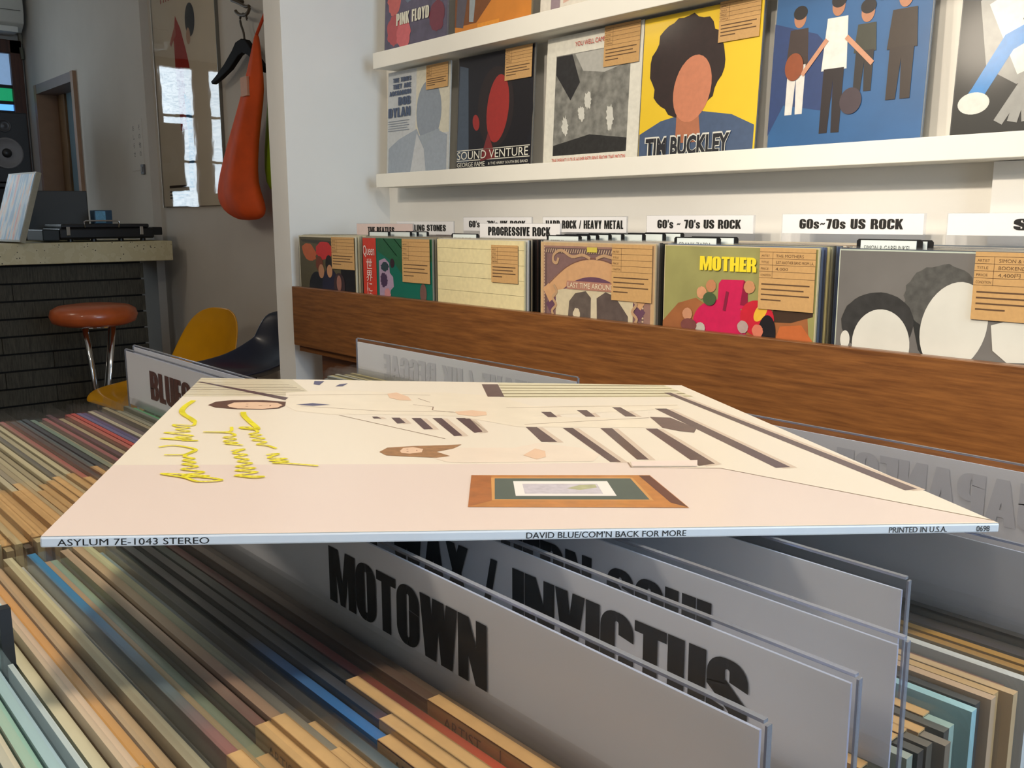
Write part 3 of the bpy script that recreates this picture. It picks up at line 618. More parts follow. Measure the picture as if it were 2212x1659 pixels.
def artist_mesh(t, x0):
    if (t, x0) not in _am:
        P = Print((x0, -t / 2 - .0005, .3158), (1, 0, 0), (0, 0, 1), (0, -1, 0)); ink = flat((84, 60, 38), .7, grain=0)
        P.shapes(fit_text('ARTIST', .008, .025, -.0056, .0036), ink); P.rect(.033, -.085, .0335, -.001, ink, False)
        _am[(t, x0)] = P.mb.mesh('tag_print', fix=False)
    return _am[(t, x0)]
def record(label, loc, mat, group, t=.0025, lean=0, yaw=0, plastic=True, ptag=None, name='record_sleeve', tight=False, artist=False):
    r = thing(name, label, 'record', loc, (lean, 0, yaw), group)
    j = link('jacket', jacket_mesh(t), r, mat)
    if plastic: link('outer_bag', plastic_mesh(t, tight), r)
    if ptag:
        g = link('price_tag', tag_mesh(t, *ptag), r)
        if artist: link('tag_print', artist_mesh(t, ptag[0]), g)
    return r
def front_print(t): return Print((-.1575, -t / 2 - .0001, 0), (1, 0, 0), (0, 0, 1), (0, -1, 0))

# ---------------------------------------------------------------- island browser
xA, xB = -.640, -.2565
zA, zB = E - .475, E - .460
isl = thing('record_browser', 'wooden island record bin holding the rows of records', 'record bin', (-.46, .30, 0))
bx = MB(); bx.box(-.43, .40, -.295, .44, E - .50, E - .477)
bx.build('bin_floor', isl, M_WOOD)
MB().box(.03, .40, -.28, .43, E - .477, E - .462).build('raised_floor', isl, M_WOOD)
MB().box(-.45, -.43, -.31, .455, .08, E - .27).build('end_panel', isl, M_WOOD, bevel=.002)
MB().box(.40, .42, -.31, .455, .08, E - .27).build('end_panel', isl, M_WOOD, bevel=.002)
MB().box(-.43, .40, -.31, -.295, .08, E - .27).build('front_panel', isl, M_WOOD, bevel=.002)
MB().box(-.43, .40, .44, .455, .08, E - .27).build('back_panel', isl, M_WOOD, bevel=.002)
MB().box(.008, .016, -.295, .44, E - .477, E - .30).build('column_board', isl, M_WOOD)
MB().box(-.40, .37, -.27, .41, 0, .08).build('plinth', isl, flat((40, 30, 24), .7))
LEAN = 0.0; SL, CL = math.sin(-LEAN), math.cos(LEAN)
def pos(x, ytop, zb, h=.315, lean=LEAN): return (x, ytop + math.sin(lean) * h, zb)
TAG = (.047, .150, .085)
def bin_row(listc, x, zb, y0, pitch, where, group, ptags=True, t=.0034, lean=LEAN, jit=.0045, gap=0):
    for i, cs in enumerate(listc):
        if isinstance(cs[0], int): cs = (cs,)
        cs = tuple(cs) + ((cs[-1],) if len(cs) == 1 else ())
        m = ramp_mat(cs)
        dz = random.uniform(-.0, jit); dx = random.uniform(-.004, .004)
        nm = cname(cs[0]); n2 = cname(cs[-1]); nm = nm if nm == n2 else nm + ' and ' + n2
        pt = None
        if ptags and random.random() < .8:
            a = random.choice((.040, .047, .055, .030)); pt = (a, .150, .085)
        record('%s record sleeve, %s %s' % (nm, ordinal(i), where), pos(x + dx, y0 - i * pitch - (.0062 if gap and y0 - i * pitch < gap else 0), zb + dz, lean=lean), m, group, t, lean, random.uniform(-.0008, .0008), True, pt, artist=bool(gap))
Bn = [((100, 88, 76), (84, 70, 60), (124, 98, 72)), ((92, 76, 62), (76, 60, 52), (150, 96, 64)), ((110, 95, 80), (80, 64, 54), (110, 84, 64)), ((88, 72, 62), (72, 56, 48), (140, 84, 58)),
      ((150, 45, 35), (112, 30, 25), (120, 32, 24), (220, 62, 30)), ((150, 152, 112), (60, 66, 54), (52, 54, 48), (142, 142, 116)), ((60, 78, 60), (36, 40, 38), (34, 32, 32), (40, 34, 36)),
      ((58, 60, 58), (40, 42, 42), (60, 60, 64), (218, 92, 124)), ((62, 64, 64), (45, 46, 48), (52, 112, 172), (46, 100, 170)), ((76, 78, 76), (42, 44, 46), (50, 52, 54), (82, 162, 194)),
      ((132, 168, 178), (60, 66, 70), (46, 48, 50), (56, 58, 58)), ((88, 90, 86), (50, 52, 52), (62, 62, 60)), ((202, 206, 160), (74, 74, 68), (150, 146, 130)), ((122, 122, 112), (96, 92, 82), (152, 156, 136)),
      ((192, 166, 126), (122, 96, 82), (202, 166, 120)), ((206, 192, 150), (172, 150, 126), (206, 206, 180)), ((186, 160, 130), (112, 86, 76), (138, 66, 56)), ((150, 182, 152), (116, 132, 110), (132, 142, 116)),
      ((196, 160, 110), (150, 130, 96), (162, 142, 100)), ((182, 150, 104), (160, 132, 92), (172, 146, 98)), ((40, 122, 170), (52, 120, 160), (92, 100, 98), (178, 98, 84), (120, 110, 140)), ((152, 152, 140), (104, 102, 96), (70, 72, 70)),
      ((208, 208, 198), (64, 66, 64), (84, 84, 78)), ((202, 192, 150), (140, 132, 108), (178, 168, 136)), ((196, 170, 136), (182, 158, 124)), ((202, 172, 146), (196, 166, 136)), ((166, 162, 136), (150, 148, 126)),
      ((228, 162, 80), (210, 152, 78), (192, 142, 74)), ((216, 186, 156), (206, 180, 150)), ((74, 68, 60), (60, 56, 50)), ((216, 206, 170), (206, 198, 166)), ((170, 198, 204), (176, 200, 206)), ((222, 208, 160), (216, 204, 166)), ((160, 202, 180), (150, 190, 170)), ((214, 204, 172), (210, 200, 176)), ((120, 150, 160), (130, 150, 150))]
Bn = [c for k, c in enumerate(Bn) if k not in [1, 3, 11, 13, 15, 19, 21, 25, 26, 29, 32]]
bin_row(Bn, xB, zB, .1525, .0044, 'in front of the nearest white divider card', 'records in the near bin', jit=.007, gap=.0642)
An_ = [(64, 196, 124), (98, 108, 98), (112, 114, 106), (72, 74, 72), (152, 152, 136), ((176, 168, 84), (150, 140, 90)), (172, 156, 116), ((88, 66, 72), (70, 56, 58)), (122, 112, 106), (92, 72, 72), ((216, 206, 166), (180, 190, 170)), (190, 190, 170),
      ((46, 72, 132), (60, 100, 150)), ((60, 100, 152), (48, 84, 120)), ((188, 60, 50), (206, 70, 56)), ((202, 76, 66), (180, 60, 52)), (206, 192, 150), (166, 156, 130), (182, 166, 136), ((82, 50, 56), (70, 44, 48)), ((178, 86, 92), (140, 60, 70)), (200, 186, 150), ((130, 150, 130), (150, 146, 120)), (150, 140, 116),
      ((52, 54, 58), (40, 44, 50)), ((70, 84, 88), (90, 100, 100)), (60, 60, 62), ((140, 56, 60), (120, 50, 56)), ((152, 62, 60), (170, 80, 76)), (216, 202, 160), (84, 90, 92), (196, 182, 146), (70, 66, 64), (210, 196, 156), (176, 160, 126), (120, 108, 92), (206, 190, 150), (186, 168, 130), (140, 126, 104), (206, 194, 160), (190, 170, 130), (150, 120, 90), (200, 184, 140), (90, 80, 70), (196, 176, 130), (178, 158, 116), (204, 188, 148), (160, 140, 106)]
An = [c for k, c in enumerate(An_) if k not in (3, 8, 11, 17, 23, 30, 35)]
bin_row(An, xA, zA, .2640, .0044, 'before the divider card with reflection-tinted letters', 'records in the far left bin', t=.0034)
bin_row([(70, 66, 60), (110, 104, 92), (56, 60, 60), (130, 120, 100), (60, 52, 48), (90, 100, 96)], xB, zB, .1885, .0050, 'in front of the divider card with a slash', 'records between the divider cards', jit=.002)
bin_row([(64, 70, 62), (90, 86, 76), (52, 54, 52), (120, 112, 96)], xB, zB, .2160, .0050, 'in front of the third white divider card', 'records between the divider cards', jit=.002)
bin_row([(150, 176, 168), (70, 72, 68), (120, 110, 96), (90, 84, 74), (56, 56, 54), (140, 150, 140)], xB, zB, .2560, .0052, 'in front of the fourth white divider card', 'records between the divider cards', jit=.002)
Rn = [((40, 38, 36), (44, 42, 40)), ((58, 54, 52), (190, 184, 170), (46, 44, 44)), ((40, 36, 44), (50, 46, 54)), ((196, 146, 52), (206, 156, 62), (180, 134, 56)), ((184, 134, 50), (150, 112, 46), (170, 126, 54)), ((26, 64, 74), (150, 150, 90), (40, 80, 84)), ((216, 218, 214), (206, 208, 206)), ((150, 140, 130), (206, 200, 190), (130, 96, 86)), ((48, 40, 38), (206, 196, 180), (60, 50, 46), (200, 170, 130)), ((52, 44, 40), (70, 60, 52), (196, 160, 110)), ((206, 200, 188), (190, 160, 130)), ((46, 44, 44), (210, 206, 196), (60, 56, 54)), ((196, 206, 200), (150, 190, 196))]
bin_row(Rn, xB + .001, zB, .3270, .0050, 'in front of the last plain card at right', 'records at the right under the lying sleeve', False, t=.0034, jit=.004)
bin_row([((196, 176, 96), (200, 190, 150)), (140, 140, 132), ((206, 186, 110), (190, 170, 100)), (120, 122, 118), (176, 170, 150), ((196, 180, 110), (180, 170, 120)), (150, 150, 140), (110, 110, 104)], xA - .022, zA, .4930, .0042, 'on the near side of the mirrored card at left', 'records behind the left mirrored card', False, lean=-LEAN)

# ---------------------------------------------------------------- white divider cards in clear holders
def divider(label, xl, xr, ytop, ztop, zfloor, ih, words=None, ink=M_INK, back=None, lean=LEAN, mt=.0045, ms=.0022, group='white divider cards in clear holders'):
    h = (E + ztop) - zfloor; w = xr - xl
    t = thing('divider_card', label, 'divider card', pos((xl + xr) / 2, ytop, zfloor, h, lean), (lean, 0, 0), group)
    x0, x1 = -w / 2, w / 2
    ho = MB(); pts = rounded(x0, 0, x1, h, .004, 3)
    ho.face([(x, -.0011, z) for x, z in pts], M_HOLDER); ho.build('holder_sheet', t, fix=False)
    MB().box(x0 + .002, x1 - .001, -.0008, .0008, h - .0008, h).build('holder_fold', t, M_EDGE)
    for x in (x0, x1 - .0006): MB().box(x, x + .0006, -.0009, .0009, 0, h - .001).build('holder_edge', t, M_EDGE)
    MB().box(x0 + ms, x1 - ms, -.0004, .0004, h - mt - ih, h - mt).build('paper_insert', t, M_PAPER)
    if words:
        P = Print((0, -.0006, h), (1, 0, 0), (0, 0, 1), (0, -1, 0)) if not back else Print((0, -.0006, h), (1, 0, 0), (0, 0, 1), (0, -1, 0))
        P.shapes(words, ink); P.build('lettering', t)
    return t
def words_between(txt, xa, xb, zb_, h, xc, ztop, mirror=False, ref=None, gap=.02):
    """block lettering from world x xa..xb (of the substring ref if given), local to a card centred at xc"""
    pp, W_ = block_text(txt, h, gap)
    if ref:
        _, Wr = block_text(ref, h, gap); s = (xb - xa) / Wr
    else: s = (xb - xa) / W_
    if mirror: return place(pp, 0, zb_ - ztop, s, 1, mirror=0) if False else [[(xa - xc + (W_ * s if not ref else W_ * s) - x * s, y + zb_ - ztop) for x, y in q] for q in pp]
    x0 = (xb - W_ * s) if ref else xa
    return [[(x * s + x0 - xc, y + zb_ - ztop) for x, y in q] for q in pp]
xm = -.2645
divider('white divider card lettered MOTOWN nearest the camera', -.4305, -.0985, .1570, -.1033, zB, .040, words_between('MOTOWN', -.279, -.1907, -.1343, .0203, xm, -.1033), mt=.003)
divider('white divider card lettered with a slash, second from the camera', -.4300, -.0977, .1930, -.1051, zB, .0345, words_between('HOT WAX / INVICTUS', -.2208, -.1276, -.1352, .0205, -.26385, -.1051, ref='INVICTUS'), mt=.003)
divider('white divider card lettered SOUL, third from the camera', -.4310, -.0993, .2200, -.1049, zB, .035, words_between('NORTHERN SOUL', -.2030, -.1564, -.1354, .0201, -.26515, -.1049, ref='SOUL'), mt=.003, ms=.0028)
divider('blank white divider card, fourth from the camera', -.4400, -.1185, .2600, -.1053, zB, .036, None, ms=.0022, mt=.0046)
divider('large pale divider card at right behind the gold sleeves', -.4300, -.0900, .3350, -.1118, zB, .0400, None, mt=.003)
divider('white divider card lettered BLUES with reflection-tinted ink at the left', -.8190, -.4880, .2690, -.1100, zA, .0465, words_between('BLUES', -.7630, -.6780, -.1466, .0240, -.6535, -.1100), ink=flat((92, 44, 30), .5, grain=.25, scale=40), mt=.002)  # ink colour carries the stool's reddish reflection
divider('plain divider card standing just behind the BLUES card', -.8166, -.4860, .2753, -.1070, zA, .0465, None, mt=.002)
M_GHOST = flat((218, 218, 222), .75, grain=0)
divider('clear divider card seen from behind with mirrored REGGAE lettering', -.8175, -.4958, .5000, -.1204, zA, .0440, words_between('WAVE / UK REGGAE', -.7665, -.640, -.1550, .0235, -.65665, -.1204, True, ref='UK REGGAE'), ink=M_GHOST, lean=-LEAN, mt=.004)
divider('white divider card seen from behind with mirrored JAPANESE lettering at right', -.3900, -.0625, .4600, -.1149, zB, .0440, words_between('JAPANESE', -.2553, -.1610, -.1470, .0230, -.22625, -.1149, True, ref='APANESE'), ink=M_GHOST, lean=-LEAN, mt=.004)
# index tab at the left edge of the near bin
t = thing('index_divider', 'pale index divider with black holder at the near left corner', 'index card', pos(xB - .005, .0605, zB, .333), (LEAN, 0, 0))
MB().box(-.157, .157, -.0008, .0008, 0, .318).build('index_sheet', t, flat((196, 205, 200), .6))
MB().box(-.155, -.058, -.0012, .0012, .312, .335).build('index_label', t, flat((176, 200, 198), .5))
for x in (-.157, -.060): MB().box(x, x + .004, -.0018, .0018, .300, .337).build('holder_clip', t, M_BLACK)
# kraft tag lettering on the nearest tags
# ---------------------------------------------------------------- the record sleeve lying on top
hero = thing('record_sleeve', 'cream record sleeve with yellow signature lying across the divider cards', 'record')
Rs = ((0.51244, -0.85869, 0.00786), (0.85732, 0.5121, 0.05253), (-0.04913, -0.02018, 0.99859))
hero.matrix_world = Matrix([(*Rs[0], -.28177), (*Rs[1], .06449), (*Rs[2], -.0902 + E), (0, 0, 0, 1)])
S = .3125
sl = MB().box(0, S, 0, S, -.0033, 0).build('jacket', hero, flat((226, 226, 226), .45, .2, grain=.01), bevel=.0006)
def cover_paper(name, a, b_, sc):
    m, nt, b = nodes_of(name)
    tc = nt.nodes.new('ShaderNodeTexCoord'); no = nt.nodes.new('ShaderNodeTexNoise'); no.inputs['Scale'].default_value = sc; no.inputs['Detail'].default_value = 2
    mx = nt.nodes.new('ShaderNodeMix'); mx.data_type = 'RGBA'; mx.inputs[6].default_value = lin(a); mx.inputs[7].default_value = lin(b_)
    nt.links.new(tc.outputs['Object'], no.inputs['Vector']); nt.links.new(no.outputs['Fac'], mx.inputs[0]); nt.links.new(mx.outputs[2], b.inputs['Base Color'])
    b.inputs['Roughness'].default_value = .42; b.inputs['Coat Weight'].default_value = .25; b.inputs['Coat Roughness'].default_value = .2
    return m
mm_ = lambda pts: [(max(.3, min(312.2, x)) / 1000, max(.3, min(312.2, y)) / 1000) for x, y in pts]
P = Print((0, 0, .0001), (1, 0, 0), (0, 1, 0), (0, 0, 1), .00001)
P.rect(.0003, .0003, S - .0003, S - .0003, cover_paper('cover_cream', (234, 219, 197), (239, 225, 205), 9))
P.poly(mm_(PINK), cover_paper('cover_pink', (226, 203, 191), (233, 214, 199), 7))
lt = flat((239, 223, 198), .42, .25, grain=.03); dk = flat((84, 58, 58), .42, .25, grain=.12, scale=120); sd = flat((206, 190, 158), .42, .25, grain=.05)
P.poly(mm_([(0, 243), (70, 250), (55, 312), (0, 312)]), flat((214, 200, 170), .42, .25, grain=.04))
for a, b in STR1: P.stroke(mm_([a, b]), .0012, flat((140, 118, 98), .45), False)
P.poly(mm_([(180, 252), (302, 264), (300, 312), (186, 312)]), flat((226, 214, 178), .42, .25, grain=.03))
for a, b in STR2: P.stroke(mm_([a, b]), .0028, flat((150, 132, 92), .45), False)
P.k += 1
for b in BARS[:15]: P.poly([(x + .0028, y - .001) for x, y in mm_(b)], flat((208, 186, 164), .45, grain=.04), False)
P.shapes([mm_(b) for b in BARS], dk)
P.poly(mm_(SUIT), lt); P.poly(mm_(SUIT2), flat((238, 218, 196), .42, .25, grain=.03))
P.k += 1
for l in LINES: P.stroke(mm_(l), .0007, flat((150, 124, 104), .45), False)
P.shapes([mm_(b) for b in PURP], flat((88, 84, 112), .45)); P.shapes([mm_(b) for b in SHOES], flat((92, 64, 60), .4, .3, grain=.15, scale=200))
hairm = flat((86, 54, 40), .45, grain=.3, scale=300); sk = flat((226, 188, 156), .45, grain=.04)
P.poly(mm_(HAIR1), hairm); P.poly(mm_(FACE1), sk); P.poly(mm_(HAIR2), flat((150, 108, 70), .45, grain=.25, scale=300)); P.poly(mm_(FACE2), sk); P.shapes([mm_(b) for b in HANDS], sk)
P.k += 1
for (cx, cy, w_, h_) in ((36.5, 221.0, 1.6, .55), (37, 214.0, 1.6, .55), (43.5, 217.5, 2.0, .5), (48.6, 217.6, .8, 1.7), (113.5, 114.2, 1.0, .4), (113.3, 109.9, 1.0, .4), (117.4, 112, .5, 1.1)):
    P.ell(cx / 1000, cy / 1000, w_ / 2000, h_ / 1000, flat((160, 112, 86), .45), up=False, n=12)
gold = flat((190, 122, 56), .4, .3, grain=.15, scale=160)
P.poly(mm_(FRAME), gold); P.poly(mm_(FDARK), flat((92, 46, 34), .4, .3, grain=.1)); P.poly(mm_(FLEFT), flat((168, 98, 44), .4, .3, grain=.2, scale=160))
P.poly(mm_([(x + (1.4 if i in (0, 3) else -1.4), y + (1.6 if i > 1 else -1.6)) for i, (x, y) in enumerate(FMAT)]) if False else mm_([(FMAT[0][0] - 1.2, FMAT[0][1] + 1.2), (FMAT[1][0] + 1.2, FMAT[1][1] + 1.2), (FMAT[2][0] + 1.2, FMAT[2][1] - 1.2), (FMAT[3][0] - 1.2, FMAT[3][1] - 1.2)]), flat((214, 152, 82), .4, .3))
P.poly(mm_(FMAT), flat((84, 92, 82), .5, grain=.05)); P.poly(mm_(FWHITE), flat((236, 226, 216), .5, grain=.02)); P.poly(mm_(FPIC), flat((196, 186, 190), .5, grain=.12, scale=300)); P.poly(mm_(FPIC2), flat((176, 172, 132), .5, grain=.15, scale=300))
P.poly(mm_(HALF), flat((234, 212, 198), .45))
P.build('cover_print', hero)
P = Print((0, 0, .0006), (1, 0, 0), (0, 1, 0), (0, 0, 1), .00001)
ym = flat((240, 226, 44), .5, grain=0)
for k, st in enumerate(SIG):
    pts = smooth_line(mm_(st), 5)
    for i in range(len(pts) - 1): P.stroke(pts[i:i + 2], .0028 if (k in (0, 3) and i < 24) else .0015, ym, False)
P.build('signature', hero)
P = Print((0, -.00005, -.0033), (1, 0, 0), (0, 0, 1), (0, -1, 0), .00003)
for s_, a, b in (('ASYLUM 7E-1043 STEREO', 4.8, 47), ("DAVID BLUE/COM'N BACK FOR MORE", 143.4, 196.8), ('PRINTED IN U.S.A.', 270, 292), ('0698', 303.5, 308.6)):
    P.shapes(fit_text(s_, a / 1000, b / 1000, .0006, .0020), M_INK)
P.build('spine_lettering', hero)

# ================================================================ WALL RACK
rk = thing('record_rack', 'brown wooden record rack along the white wall', 'record rack', (-1.2, 1.5, 0))
MB().box(-1.31, 3.4, -.182, -.164, E - .372, E - .197).build('front_board', rk, M_WOOD, bevel=.0015)
MB().box(-1.31, 3.4, -.164, .18, E - .392, E - .3655).build('base_board', rk, M_WOOD)
MB().box(-1.255, 3.4, -.12, .17, 0, E - .392).build('support_panel', rk, streak('support_veneer', (84, 46, 20), (124, 74, 36), (1, 14, 14), 9, .5))
for x in (-2.167, -1.825, -1.474, -1.122, -.779): MB().box(x + 1.2 - .002, x + 1.2 + .002, -.164, -.062, E - .3655, E - .215).build('bin_partition', rk, M_WOOD)
zr = E - .363
LR = 0.0
BINX = [-2.500, -2.149, -1.815, -1.448, -1.112, -.762]
PAL = [(70, 66, 62), (206, 198, 178), (150, 142, 126), (46, 46, 50), (190, 180, 160), (110, 118, 126), (214, 206, 190), (86, 60, 50), (180, 168, 140), (60, 74, 90), (200, 190, 172), (130, 110, 92)]
BINPAL = {1: [(150, 146, 130), (140, 120, 84), (190, 186, 170)], 2: [(206, 206, 206), (44, 44, 46), (196, 184, 160), (26, 24, 24), (90, 60, 50), (20, 20, 22)], 3: [(186, 178, 168), (60, 60, 54), (36, 38, 32), (120, 110, 96)], 4: [(96, 112, 140), (70, 84, 120), (190, 180, 130), (160, 156, 130), (90, 92, 80), (60, 58, 50)], 0: [(214, 208, 180), (190, 184, 160), (150, 146, 130)]}
WHO = ['dark green sleeve with red blobs', 'red and green sleeve', 'cream lined sleeve', 'ornate brown banner sleeve', 'green sleeve with yellow lettering', 'grey sleeve with two pale ovals']
pm = {}
TABY = {0: (1.3735, 1.390, 1.401, 1.417, 1.452), 1: (1.3735, 1.390, 1.401, 1.417, 1.452), 2: (1.3735, 1.452), 3: (1.368, 1.3845, 1.401, 1.417, 1.4325, 1.445, 1.476, 1.491), 4: (1.3625, 1.379), 5: (1.3625, 1.3735)}
def palmat(c):
    if c not in pm: pm[c] = ramp_mat((c, tuple(int(v * .9) for v in c), c))
    return pm[c]
for bi, x in enumerate(BINX):
    y = 1.3535; i = 0; tabs = TABY.get(bi, ())
    while y < 1.60:
        pal = BINPAL.get(bi, PAL); c = pal[i % len(pal)] if (bi in BINPAL and i < 8) else random.choice(PAL)
        th = .0038 if i < 12 else .008
        record('%s record edge, %s behind the %s' % (cname(c), ordinal(i), WHO[bi]), (x + .1575 + random.uniform(-.002, .002), y, zr + random.uniform(0, .003)), palmat(c), 'records packed behind the %s' % WHO[bi], th, LR, 0, i < 10, tight=True)
        y += th + (.0016 if i < 12 else .0022); i += 1
        for ty in tabs:
            if abs(y - ty) < th / 2 + .0022: y = ty + th / 2 + .0023
def C(c, coat=.22): return flat(c, .4, coat, grain=.07, scale=90)
def price_tag(r, x0, x1, z0, z1, t, words=(), col_=None):
    y = -t / 2 - .0035
    g = MB().box(x0, x1, y - .0003, y, z0, z1).build('price_tag', r, col_ or M_KRAFT)
    P = Print((x0, y - .0005, z0), (1, 0, 0), (0, 0, 1), (0, -1, 0)); w, h = x1 - x0, z1 - z0; ink = flat((92, 66, 42), .7, grain=0)
    for k in range(5): P.rect(0, h * (.93 - .105 * k), w, h * (.93 - .105 * k) + .0006, ink, False)
    P.rect(w * .24, h * .51, w * .24 + .0006, h * .93, ink, False)
    for k in range(4): P.rect(w * .05, h * (.40 - .085 * k), w * (.92 - .1 * (k % 2) - (.4 if k == 3 else 0)), h * (.40 - .085 * k) + .0022, ink, False)
    for k, s_ in enumerate(('ARTIST', 'TITLE', 'PRICE', 'CONDITION')): P.shapes(fit_text(s_, w * .03, w * (.03 + .19 * (len(s_) / 9) ** .5), h * (.93 - .105 * k) - h * .075, .0036), ink, False)
    for k, s_ in enumerate(words): P.shapes(fit_text(s_, w * .30, w * min(.97, .30 + .045 * len(s_)), h * (.93 - .105 * k) - h * .08, .0048), ink, False)
    P.build('tag_print', g); return g
def front(label, x, mat, draw, tagbox=None, words=(), y=1.343, z=None, lean=LR, t=.004, group='records facing out of the wall rack', letters=None):
    r = record(label, (x + .1575, y + t / 2, zr if z is None else z), mat, group, t, lean, 0, True, tight=True)
    P = front_print(t); P.o.y -= .0002
    draw(P); P.build('cover_print', r)
    if letters:
        for lf in (letters if isinstance(letters, (list, tuple)) else (letters,)):
            Q = front_print(t); Q.o.y -= .0029; lf(Q); Q.build('lettering', r)
    if tagbox: price_tag(r, *tagbox, t, words)
    return r
A = .315
def u(*pts): return [(x * A, y * A) for x, y in pts]
# 1 dark sleeve with red and orange blobs
def d(P):
    P.rect(.004, .004, A - .004, A - .004, C((88, 82, 60)))
    P.poly([(.01, .305), (.24, .300), (.24, .285), (.02, .298)], C((58, 54, 44)))
    P.ell(.060, .268, .042, .024, C((186, 96, 56)), -.3, wob=.2); P.ell(.145, .274, .046, .026, C((192, 44, 46)), wob=.12)
    P.rect(.235, .01, .308, .232, C((20, 18, 24))); P.ell(.10, .165, .045, .048, C((24, 24, 32))); P.ell(.175, .17, .045, .056, C((34, 34, 56))); P.ell(.225, .18, .03, .034, C((60, 44, 48)))
    P.ell(.118, .236, .020, .022, C((112, 56, 38))); P.ell(.128, .215, .016, .020, C((176, 128, 96))); P.ell(.172, .238, .019, .024, C((30, 24, 24))); P.ell(.175, .217, .015, .018, C((186, 136, 100))); P.ell(.225, .185, .013, .022, C((150, 104, 92)))
front('dark green record sleeve with red and orange blobs, leftmost in the rack', BINX[0], C((212, 206, 182)), d, (.035, .155, .225, .313))
# 2 red strip and green
def d(P):
    P.rect(.002, .002, A - .002, A - .002, flat((18, 104, 88), .4, .22, grain=.08, scale=12)); P.poly([(.07, .313), (.313, .313), (.313, .26), (.2, .21), (.15, .25), (.07, .28)], C((38, 92, 62)))
    for k in range(4): P.stroke([(.10 + .05 * k, .312), (.16 + .05 * k, .27)], .002, C((96, 140, 112)), False)
    P.poly([(.078, .255), (.105, .262), (.125, .25), (.128, .225), (.142, .215), (.145, .19), (.13, .18), (.125, .155), (.078, .155)], C((168, 146, 172))); P.ell(.105, .24, .018, .012, C((44, 62, 70)), wob=.3); P.ell(.10, .205, .016, .018, C((70, 50, 80)), wob=.3); P.ell(.14, .25, .010, .012, C((50, 30, 40))); P.ell(.115, .17, .015, .015, C((196, 136, 140)), wob=.3)
    P.ell(.275, .18, .014, .024, C((116, 84, 78)))
    P.rect(.002, .002, .066, A - .002, C((196, 60, 44)))
def l(P):
    w = flat((232, 214, 208), .5, grain=0)
    P.shapes(fit_text('Queen', .006, .060, .268, .026), w)
    for k, ch in enumerate('世界に捧ぐ'): P.shapes(place(text_polys(ch, .032)[0], .018, .232 - .030 * k), w, False)
front('green record sleeve with a red paper strip in the rack', BINX[1], C((150, 150, 136)), d, (.032, .150, .205, .313), letters=l)
# 3 cream with faint lines
def d(P):
    P.rect(.002, .002, A - .002, A - .002, C((226, 214, 168)))
    ln = C((204, 192, 148))
    for k in range(9): P.rect(.002, .03 + .033 * k, A - .002, .0306 + .033 * k, ln, False)
front('cream record sleeve with faint lines in the rack', BINX[2], C((220, 208, 164)), d, (.050, .140, .222, .305))
# 4 ornate brown banner
def d(P):
    br, tn, pk = C((104, 82, 80)), C((186, 152, 118)), C((204, 160, 118))
    P.rect(.002, .002, A - .002, A - .002, C((196, 164, 124))); P.rect(.010, .0, A - .010, A - .008, C((150, 116, 106))); P.rect(.014, .0, A - .026, A - .012, br); P.rect(.020, .0, A - .032, A - .024, C((128, 100, 98)))
    for k in range(42): P.poly([(.016 + k * .0066, A - .022), (.018 + k * .0066, A - .022), (.021 + k * .0066, A - .014), (.019 + k * .0066, A - .014)], C((206, 180, 150)), False)
    for k in range(24): P.rect(.2845, .16 + k * .0064, .2885, .1635 + k * .0064, C((206, 180, 150)), False); P.rect(.011, .16 + k * .0064, .0135, .1635 + k * .0064, C((206, 180, 150)), False)
    arch = lambda r, zc: smooth_line([(.155 + r * x, zc - x * x * .055 + (.0)) for x in (-1, -.6, -.2, .2, .6, 1)], 6)
    P.stroke(arch(.125, .236), .024, C((104, 72, 92))); P.stroke(arch(.128, .264), .034, pk); P.stroke(arch(.128, .2835), .002, C((120, 84, 72)))
    P.poly([(.048, .0), (.048, .215), (.1, .224), (.2, .224), (.262, .212), (.262, .0)], C((206, 194, 164)))
    P.poly([(.082, .14), (.088, .195), (.105, .212), (.135, .218), (.15, .205), (.152, .14)], flat((92, 82, 76), .5, .4, grain=.25, scale=60)); P.poly([(.16, .14), (.165, .205), (.19, .219), (.215, .212), (.25, .175), (.25, .14)], flat((88, 76, 72), .5, .4, grain=.25, scale=60)); P.poly([(.150, .14), (.150, .20), (.158, .215), (.166, .205), (.168, .14)], C((206, 196, 170))); P.ell(.11, .17, .01, .012, C((210, 198, 172)), wob=.2)
    for sx in (-1, 1):
        P.stroke(smooth_line([(.155 + sx * x, z) for x, z in ((.01, .284), (.03, .290), (.06, .286), (.09, .298), (.112, .290), (.115, .276), (.105, .272), (.100, .281))], 4), .006, tn)
        P.stroke(smooth_line([(.155 + sx * x, z) for x, z in ((.112, .225), (.104, .212), (.116, .20), (.106, .185), (.118, .172), (.110, .16))], 4), .006, tn)
    P.rect(.138, .296, .166, .306, C((206, 190, 84))); P.poly([(.082, .220), (.216, .220), (.218, .229), (.216, .237), (.082, .237), (.08, .229)], C((176, 128, 110)))
def l(P): P.shapes(fit_text('LAST TIME AROUND', .085, .213, .2235, .0105), flat((236, 224, 196), .5, grain=0))
front('ornate brown record sleeve with a banner reading LAST TIME AROUND', BINX[3], C((200, 178, 140)), d, (.050, .152, .205, .313), letters=l)
